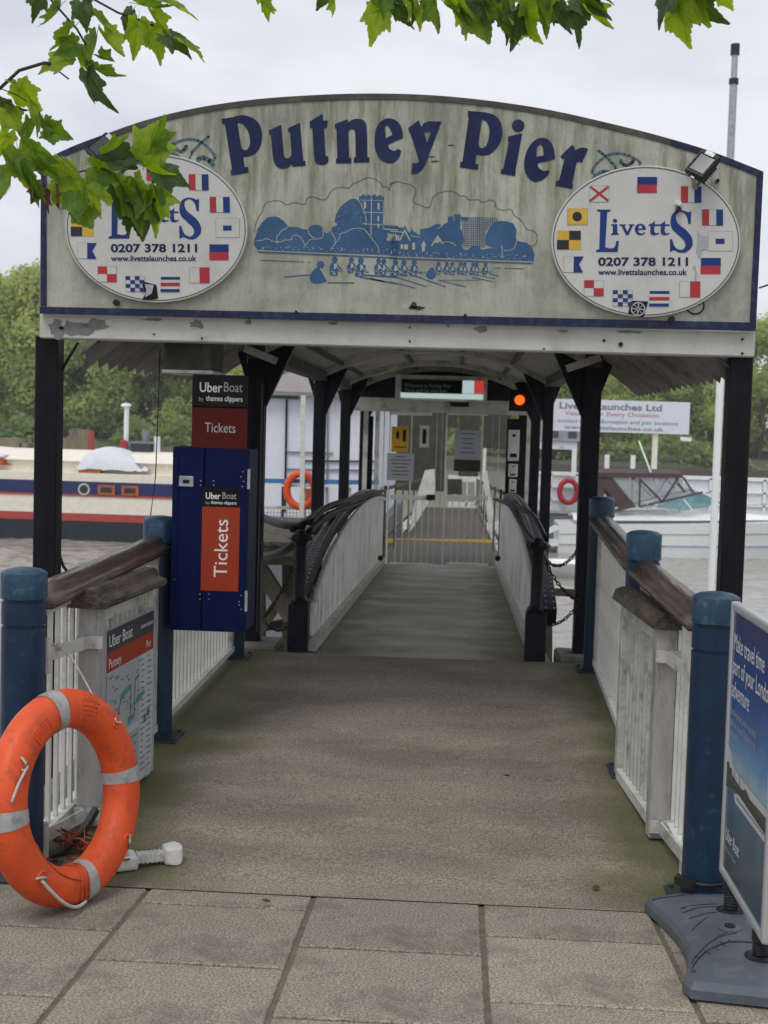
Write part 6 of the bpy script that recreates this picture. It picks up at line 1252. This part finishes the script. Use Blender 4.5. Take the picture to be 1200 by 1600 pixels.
# slanted white dinghy at the stern, between the posts
dg = thing('dinghy', 'small pale dinghy behind the swim platform between the right canopy posts', 'boat', bp(880, 850, 40))
m_ = MB(); n = 10; vs = []
cx_, cz_ = bp(880, 862, 40).x, WZ-.05
for i in range(n+1):
    u = i/n; hb = .75*math.sin(math.pi*min(1, .25+u*.75))**.7+.02; x = cx_-1.1+2.6*u; vs += [(x, 40-hb, cz_+.50), (x, 40-hb*.6, cz_), (x, 40+hb*.6, cz_), (x, 40+hb, cz_+.50)]
m_.add(vs, [(i*4+j, (i+1)*4+j, (i+1)*4+j+1, i*4+j+1) for i in range(n) for j in range(3)]+[(0, 1, 2, 3)], 0, True); obj('hull', m_, 'gel2', dg)
m_ = MB(); m_.box((cx_+.1, 39.5, cz_+.34), (cx_+.35, 40.5, cz_+.38)); m_.box((cx_-.6, 39.4, cz_+.34), (cx_-.35, 40.6, cz_+.38)); obj('seat', m_, 'hull', dg)
# aerial mast behind the sign board
ym = 30.0; p = bp(1145, 160, ym); am = thing('aerial_mast', 'tall pale mast with two black collars rising behind the right end of the board', 'mast', (p.x, ym, WZ))
a = bp(1147, 70, ym); c1 = bp(1146, 128, ym).z; cw = bp(1134, 480, ym).z
m_ = MB(); m_.lathe((p.x, ym, WZ), [(.085, -1), (.085, cw-WZ)], 16); obj('painted_tube', m_, 'gel', am)
m_ = MB(); m_.lathe((p.x, ym, cw+.001), [(.085, 0), (.082, c1-cw)], 16); m_.lathe((p.x, ym, c1+.002), [(.068, 0), (.068, a.z-c1-.05)], 16); obj('tube', m_, 'steel', am)
for p0_, p1_, r_ in ((69, 86, .098), (123, 132, .104)): q = bp(1146, p1_, ym); q2 = bp(1146, p0_, ym); m_ = MB(); m_.lathe((p.x, ym, q.z), [(r_, 0), (r_, q2.z-q.z)], 14); obj('collar', m_, 'rubber', am)
m_ = MB(); m_.tube([bp(1186, 450, 9), bp(1230, 435, 9), bp(1400, 420, 9), bp(3200, 330, 9)], .006, 5); tag(obj('overhead_wire', m_, 'rubber'), 'thin wire leaving the right end of the sign board', 'wire')

# ================================================================== FAR BANK AND TREES
m_ = MB(); n = 40; vs = []
for i in range(n+1):
    x = -500+1000*i/n
    for y, z in ((138, WZ-1), (140, WZ+1.2), (152, WZ+2.4), (220, WZ+3.2), (1400, WZ+4)): vs.append((x, y+3*math.sin(i*.9), z))
m_.add(vs, [(i*5+j, (i+1)*5+j, (i+1)*5+j+1, i*5+j+1) for i in range(n) for j in range(4)], 0, True); struct(obj('far_bank', m_, 'bank'))
m_ = MB(); m_.box((-80, 137.4, WZ-1), (70, 138.2, WZ+.9)); tag(obj('embankment_wall', m_, 'timber'), 'low dark river wall along the far bank under the trees', 'wall')
wl_ = thing('riverside_house', 'pale low building on the far bank seen between the right canopy posts', 'building', bp(880, 700, 134))
a = bp(866, 722, 134); b_ = bp(900, 690, 134); m_ = MB(); m_.box((a.x-5, 139.5, WZ+2.4), (b_.x+.6, 143, b_.z)); obj('wall', m_, 'office', wl_); m_ = MB(); m_.prism([(a.x-5.3, 139.2, b_.z+.002), (b_.x+.9, 139.2, b_.z+.002), (b_.x+.9, 141.2, b_.z+2), (a.x-5.3, 141.2, b_.z+2)], (0, .1, 0)); obj('roof', m_, 'hull', wl_)
for i in range(4): m_ = MB(); x = a.x-4+i*1.9; m_.box((x, 139.44, WZ+3.4), (x+.9, 139.495, WZ+4.6)); obj('window', m_, 'glassdark', wl_)
def crown_mesh(seed, mat, Hc=16, Rc=7):
    rr = random.Random(seed); m_ = MB(); clumps = []
    for k in range(46):
        th = rr.uniform(0, 2*math.pi); u = rr.random()**.75; z = .08*Hc+Hc*.92*u; rad = Rc*(math.sin(math.pi*min(1, .18+.80*u))**.75)*rr.uniform(.45, 1.0)
        clumps.append((rad*math.cos(th), rad*math.sin(th), z, rr.uniform(1.3, 2.8)))
    vs = []; fs = []
    for cx, cy, cz, r in clumps:
        for q in range(int(165*r)):
            v = Vector((rr.gauss(0, 1), rr.gauss(0, 1), rr.gauss(0, 1))).normalized(); rad = r*rr.uniform(.6, 1.12); p = Vector((cx, cy, cz))+Vector((v.x*rad, v.y*rad, v.z*rad*.8))
            nrm_ = (v+Vector((rr.gauss(0, .5), rr.gauss(0, .5), rr.gauss(.3, .5)))).normalized(); t1 = nrm_.orthogonal().normalized(); t2 = nrm_.cross(t1); s_ = rr.uniform(.12, .30); a = rr.uniform(0, 6.28); t1, t2 = t1*math.cos(a)+t2*math.sin(a), t2*math.cos(a)-t1*math.sin(a)
            o = len(vs); vs += [p+t1*s_, p+t2*s_*.7, p-t1*s_, p-t2*s_*.7]; fs.append((o, o+1, o+2, o+3))
    m_.add(vs, fs); return m_.mesh('crown', mat)
crowns = [crown_mesh(1, 'far1'), crown_mesh(2, 'far2', 15, 7.5), crown_mesh(3, 'far3', 17, 7), crown_mesh(4, 'far1', 14, 8)]
m_ = MB(); m_.lathe((0, 0, 0), [(.55, 0), (.38, 2), (.30, 7), (.12, 12)], 10)
for a in range(5): m_.tube([(0, 0, 3+a), (math.cos(a*1.3)*1.6, math.sin(a*1.3)*1.6, 5.5+a), (math.cos(a*1.3)*3.6, math.sin(a*1.3)*3.6, 8+a)], .13, 6)
trunkm = m_.mesh('trunk', 'bark')
rr = random.Random(12); i = 0
def toppx(x):  # height wanted for the tree line above eye at x (metres) at y=150
    return 17.5 if x < -38 else (15.5 if x < -25 else (13 if x < 5 else (12.5 if x < 28 else 13.5)))
desc = ['olive green', 'dark green', 'mid green', 'pale olive']
xs_ = [-72+i*6.2 for i in range(23)]
places = ['cut by the left edge of the photo', 'left of the left front post', 'just behind the left front post', 'just right of the left post', 'above the barge tarpaulin', 'above the barge chimney', 'left of the ticket header sign', 'behind the ticket header sign', 'behind the left canopy posts', 'behind the gangway gate', 'behind the red lamp', 'left behind launches sign', 'right behind launches sign', 'right of the launches sign', 'at the right edge of the photo']; pk_ = 0
for i, x in enumerate(xs_):
    for row in range(2):
        y = 150+row*11+rr.uniform(-2, 2); xx = x+row*3+rr.uniform(-1, 1); H = (toppx(xx)+(.5 if row else 0)+rr.uniform(-2.2, 1.6))*(1.04 if row else 1)
        ci = (i*2+row*3+(1 if rr.random() < .3 else 0)) % 4; s_ = H/16.0
        wherex = 'left of the canopy' if xx < -22 else ('behind the canopy' if xx < 8 else 'right of the canopy')
        grp = 'trees on the far bank'
        if row: lab = 'broad tree in the back row on the far bank, half hidden by the front row'
        elif xx < -47 or xx > 34: lab = 'broad tree on the far bank outside the edges of the photo'
        else:
            lab = {0:'', 1:''}.get(0) + '%s broad tree on the far bank, %s' % (desc[ci], places[min(len(places)-1, pk_)]); pk_ += 1
        t_ = thing('tree', lab, 'tree', (xx, y, WZ+2.0), grp)
        c = bpy.data.objects.new('crown', crowns[ci]); put(c, t_, (xx, y, WZ+1.4)); c.scale = (s_*1.0, s_, s_*1.08); c.rotation_euler[2] = rr.uniform(0, 6.28)
        c = bpy.data.objects.new('trunk', trunkm); put(c, t_, (xx, y, WZ+1.4)); c.scale = (s_, s_, s_)
# low bushes at the water's edge
rb = random.Random(77); vs = []; fs = []
for i in range(9000):
    x = rb.uniform(-80, 66); h = 2.2+1.3*math.sin(x*.35)+.9*math.sin(x*1.1+2); z = WZ+.8+h*rb.random()**.6; y = 141+rb.uniform(-1.4, 1.6)
    t1 = Vector((rb.gauss(0, 1), rb.gauss(0, 1), rb.gauss(0, 1))).normalized(); t2 = t1.orthogonal().normalized(); s_ = rb.uniform(.2, .45); p = Vector((x, y, z)); o = len(vs); vs += [p+t1*s_, p+t2*s_*.7, p-t1*s_, p-t2*s_*.7]; fs.append((o, o+1, o+2, o+3))
m_ = MB(); m_.add(vs, fs); struct(obj('undergrowth', m_, 'far2'), 'stuff')

# ================================================================== PLANE TREE LEAVES IN THE FOREGROUND
def leaf_mesh(seed, mat='leaf'):
    rr = random.Random(seed)
    lobes = [(-90, .12), (-66, .34), (-50, .46), (-30, .50), (-14, .74), (-2, .62), (14, .66), (26, .80), (36, .98), (46, .78), (60, .74), (72, .86), (82, 1.0), (90, 1.18)]
    right = []
    for a, r_ in lobes:
        right.append((math.cos(R(a))*r_*(.92), math.sin(R(a))*r_))
    full = right+[(-x*rr.uniform(.9, 1.05), y*rr.uniform(.94, 1.04)) for x, y in right[-2:0:-1]]
    out = []
    for i in range(len(full)):     # teeth
        a = full[i]; b_ = full[(i+1) % len(full)]; out.append(a); mx_, my_ = (a[0]+b_[0])/2, (a[1]+b_[1])/2; l = math.hypot(mx_, my_) or 1
        k = 1.0+rr.uniform(.02, .09); out.append((mx_*k, my_*k))
    n = len(out); curl = rr.uniform(.25, .55)*rr.choice((1, 1, -1)); fold = rr.uniform(.18, .45); tw = rr.uniform(-.25, .25); wv = rr.uniform(.03, .08)
    def z(x, y): return -curl*(x*x*.8+max(0, y)**2*.55)+fold*abs(x)+tw*x*y+wv*math.sin(7*x+seed)*math.cos(6*y)
    vs = [(0, .02, z(0, .02))]
    for s_ in (.34, .67, 1.0):
        for x, y in out: vs.append((x*s_, y*s_, z(x*s_, y*s_)))
    fs = [(0, 1+j, 1+(j+1) % n) for j in range(n)]+[(1+r_*n+j, 1+(r_+1)*n+j, 1+(r_+1)*n+(j+1) % n, 1+r_*n+(j+1) % n) for r_ in range(2) for j in range(n)]
    m_ = MB(); m_.add(vs, fs, 0, True); m_.tube([(0, -.05, z(0, -.05)), (0, -.25, -.02), (.02, -.5, -.08)], .012, 5)
    # raised veins
    for a, l in ((90, 1.0), (30, .7), (150, .7), (-12, .5), (192, .5), (80, 0)):
        if l: m_.tube([(math.cos(R(a))*l*k/4, math.sin(R(a))*l*k/4, z(math.cos(R(a))*l*k/4, math.sin(R(a))*l*k/4)) for k in range(5)], .008, 4)
    return m_.mesh('leaf', mat)
LM = [leaf_mesh(i+1, ('leaf', 'leaf2', 'leaf3', 'leaf', 'leaf2', 'leaf', 'leaf3', 'leaf2', 'leaf')[i]) for i in range(9)]; LB = leaf_mesh(33, 'leafb')
def bough(label, origin, leaves, twigs, brown=()):
    t_ = thing('plane_tree_bough', label, 'tree branch', origin)
    for pts, r_ in twigs:
        m_ = MB(); m_.tube([bp(px, py, y) for px, py, y in pts], r_, 7); obj('twig', m_, 'twig', t_)
    for k, (px, py, sz, ang_, *rest) in enumerate(leaves):
        y = rest[0] if rest else 4.7; tilt = rest[1] if len(rest) > 1 else rr.uniform(-78, 78)
        c = bp(px, py, y); s_ = sz*y/FPX*.50; mesh = LB if k in brown else LM[rr.randrange(9)]
        o = bpy.data.objects.new('leaf', mesh); put(o, t_, c); o.scale = (s_*rr.uniform(.5, 1.0), s_*rr.uniform(.9, 1.12), s_)
        # leaf tip (+y local) points along ang_ in the plane facing the path; tilt spins it about its midrib
        tip = Vector((math.cos(R(ang_)), rr.uniform(-.35, .35), math.sin(R(ang_)))).normalized(); nr = Vector((rr.uniform(-.3, .3), -1, rr.uniform(-.1, .9))); xv = tip.cross(nr).normalized(); nr = xv.cross(tip)
        m3 = Matrix((xv, tip, nr)).transposed() @ Matrix.Rotation(R(tilt), 3, 'Y'); o.rotation_euler = m3.to_euler()
    return t_
lv1 = [(92,14,78,-110),(128,8,70,-75),(60,-10,80,-95),(150,25,60,-60),(112,48,85,-125),(150,62,90,-95),(165,55,80,-60),(104,92,85,-160),(128,84,70,-70),(140,118,105,-62),(158,88,60,-30),(150,112,75,-20),(118,70,60,-150),
 (222,8,90,-20),(258,2,90,-15),(215,40,85,-100),(235,48,95,-62),(262,58,85,-25),(285,65,80,-28),(240,20,70,-60),(205,20,60,-120),
 (32,138,75,-50),(48,165,85,-62),(20,130,60,-30),(4,160,70,-30),(12,175,80,-50),(68,190,60,-80),(80,205,80,-20),
 (10,212,90,-110),(30,240,100,-70),(55,235,85,-20),(45,215,80,60),(15,250,100,-60),(60,262,85,-40),(35,275,100,-55),(85,262,95,-25),(20,270,90,-100),(48,290,70,-75),
 (175,252,110,20),(195,262,90,40),(160,285,100,-30),(135,290,90,-60),(120,310,80,-75),(185,290,105,-60),(212,288,95,-70),(232,240,110,75),(240,225,80,80),(225,262,85,-30),(250,270,80,-15),(243,298,85,-75),(238,312,90,-80),(205,302,110,-75),(185,305,105,-65),(192,318,85,-70),(218,322,85,-85),(228,300,80,-100),(150,262,80,-20),(172,240,75,35),(100,252,85,-40),(255,300,60,-70),(130,335,70,-60),(95,290,80,-60),
 (72,300,62,-95),(86,298,58,-80),(60,296,45,-110)]
tw1 = [([(-700, -500, 4.4), (-260, 60, 4.6), (-40, 160, 4.7), (0, 138, 4.7), (30, 110, 4.7), (70, 98, 4.7), (80, 100, 4.7)], .006), ([(70, 98, 4.7), (90, 110, 4.7), (108, 124, 4.72)], .0028), ([(-40, 160, 4.7), (0, 225, 4.72), (50, 262, 4.74), (110, 272, 4.75), (165, 300, 4.76), (215, 318, 4.78)], .0055), ([(110, 272, 4.75), (150, 262, 4.76), (200, 250, 4.76), (228, 240, 4.76)], .003), ([(165, 300, 4.76), (200, 290, 4.76), (235, 292, 4.78)], .0025),
 ([(-260, 60, 4.6), (20, -60, 4.65), (145, -2, 4.7), (185, 20, 4.7), (205, 26, 4.7), (240, 40, 4.7)], .004), ([(20, -60, 4.65), (80, 0, 4.68), (120, 45, 4.7), (140, 80, 4.7)], .004), ([(0, 138, 4.7), (25, 148, 4.7), (45, 160, 4.7)], .002)]
bough('leafy plane tree bough hanging at the upper left, over the left oval sign', bp(-260, 60, 4.6), lv1, tw1, brown=(len(lv1)-1, len(lv1)-2, len(lv1)-3))
lv2 = [(412,4,45,-85),(405,-18,70,-60),(524,2,42,-85),(515,-22,70,-120),(592,18,85,-100),(600,-5,80,-95),(575,-10,60,-70),(620,5,80,-60),(655,14,60,-85),(640,-8,85,-70),(680,2,95,-70),(700,8,85,-40),(715,12,90,-60),(735,5,85,-50),(745,22,90,-65),(765,12,90,-60),(775,28,85,-65),(790,5,95,-75),(805,18,95,-85),(820,22,90,-70),(830,0,90,-80),(850,12,80,-85),(870,5,85,-75),(890,20,95,-62),(905,2,90,-20),(915,12,80,-45),(900,-15,95,-50),(925,-8,60,-5),(690,-20,110,-60),(740,-22,110,-70),(790,-25,110,-90),(850,-22,110,-80),(655,-25,100,-90),
 (1062,10,110,-80),(1085,-5,105,-50),(1050,-12,90,-120),(1130,-12,50,-60),(1075,-20,110,-70)]
tw2 = [([(500, -700, 4.2), (650, -200, 4.5), (720, -60, 4.6), (780, -10, 4.65), (800, 10, 4.66)], .006), ([(720, -60, 4.6), (620, -20, 4.62), (600, 0, 4.63)], .0035), ([(650, -200, 4.5), (520, -60, 4.6), (420, -30, 4.6)], .0035), ([(720, -60, 4.6), (860, -20, 4.63), (900, -5, 4.64)], .0035), ([(650, -200, 4.5), (900, -120, 4.55), (1060, -50, 4.6), (1080, -15, 4.62), (1125, -25, 4.62)], .004)]
lv2 = [(a, b_, c, d_, 4.6) for a, b_, c, d_ in lv2]
bough('leafy plane tree bough hanging into the top of the photo above Pier', bp(650, -200, 4.5), lv2, tw2)

rg = random.Random(31); m_ = MB()
for i in range(420):
    if i < 170: x = rg.uniform(-1.9, 1.5); y = 4.68+rg.gauss(0, .05)
    elif i < 300: x = rg.choice((-1.07, -.47, .13, .73))+rg.gauss(0, .02); y = rg.uniform(2.9, 4.7)
    else: x = rg.uniform(-1.5, .95); y = rg.uniform(3.1, 8.5)
    r_ = rg.uniform(.0015, .0045); z = gz(y)+(.014 if y > 4.72 else .001); a = rg.uniform(0, 6)
    m_.add([(x+r_*math.cos(a), y+r_*math.sin(a), z), (x-r_*math.sin(a), y+r_*math.cos(a), z), (x-r_*math.cos(a), y-r_*math.sin(a), z), (x, y, z+r_*1.2)], [(0, 1, 3), (1, 2, 3), (2, 0, 3)])
struct(obj('grit', m_, 'pilewood'), 'stuff')
for k_, (x, y, lb_) in enumerate(((-.62, 4.55, 'small dry brown leaf on the paving left of the middle slab'), (.28, 6.3, 'small dry leaf lying in the middle of the ramp'), (.55, 4.9, 'dry leaf at the foot of the ramp near the advertising stand'))):
    o = bpy.data.objects.new('fallen_leaf', LB); put(o, None, (x, y, gz(y)+.022)); o.scale = (.022, .022, .012); o.rotation_euler = (.1, .15, k_*2.1); tag(o, lb_, 'leaf', 'fallen leaves')
# ================================================================== HAZE over the river
m_ = MB(); m_.box((-420, -40, -6.2), (420, 260, 24)); hz_ = obj('haze', m_, 'slab'); hz_['kind'] = 'stuff'
hm = bpy.data.materials.new('haze_air'); hm.use_nodes = True; ht = hm.node_tree; ht.nodes.clear(); ho = ht.nodes.new('ShaderNodeOutputMaterial'); hv = ht.nodes.new('ShaderNodeVolumePrincipled')
hv.inputs['Color'].default_value = (.93, .95, 1, 1); hv.inputs['Density'].default_value = .0005; ht.links.new(hv.outputs[0], ho.inputs['Volume'])
hz_.data.materials.clear(); hz_.data.materials.append(hm)
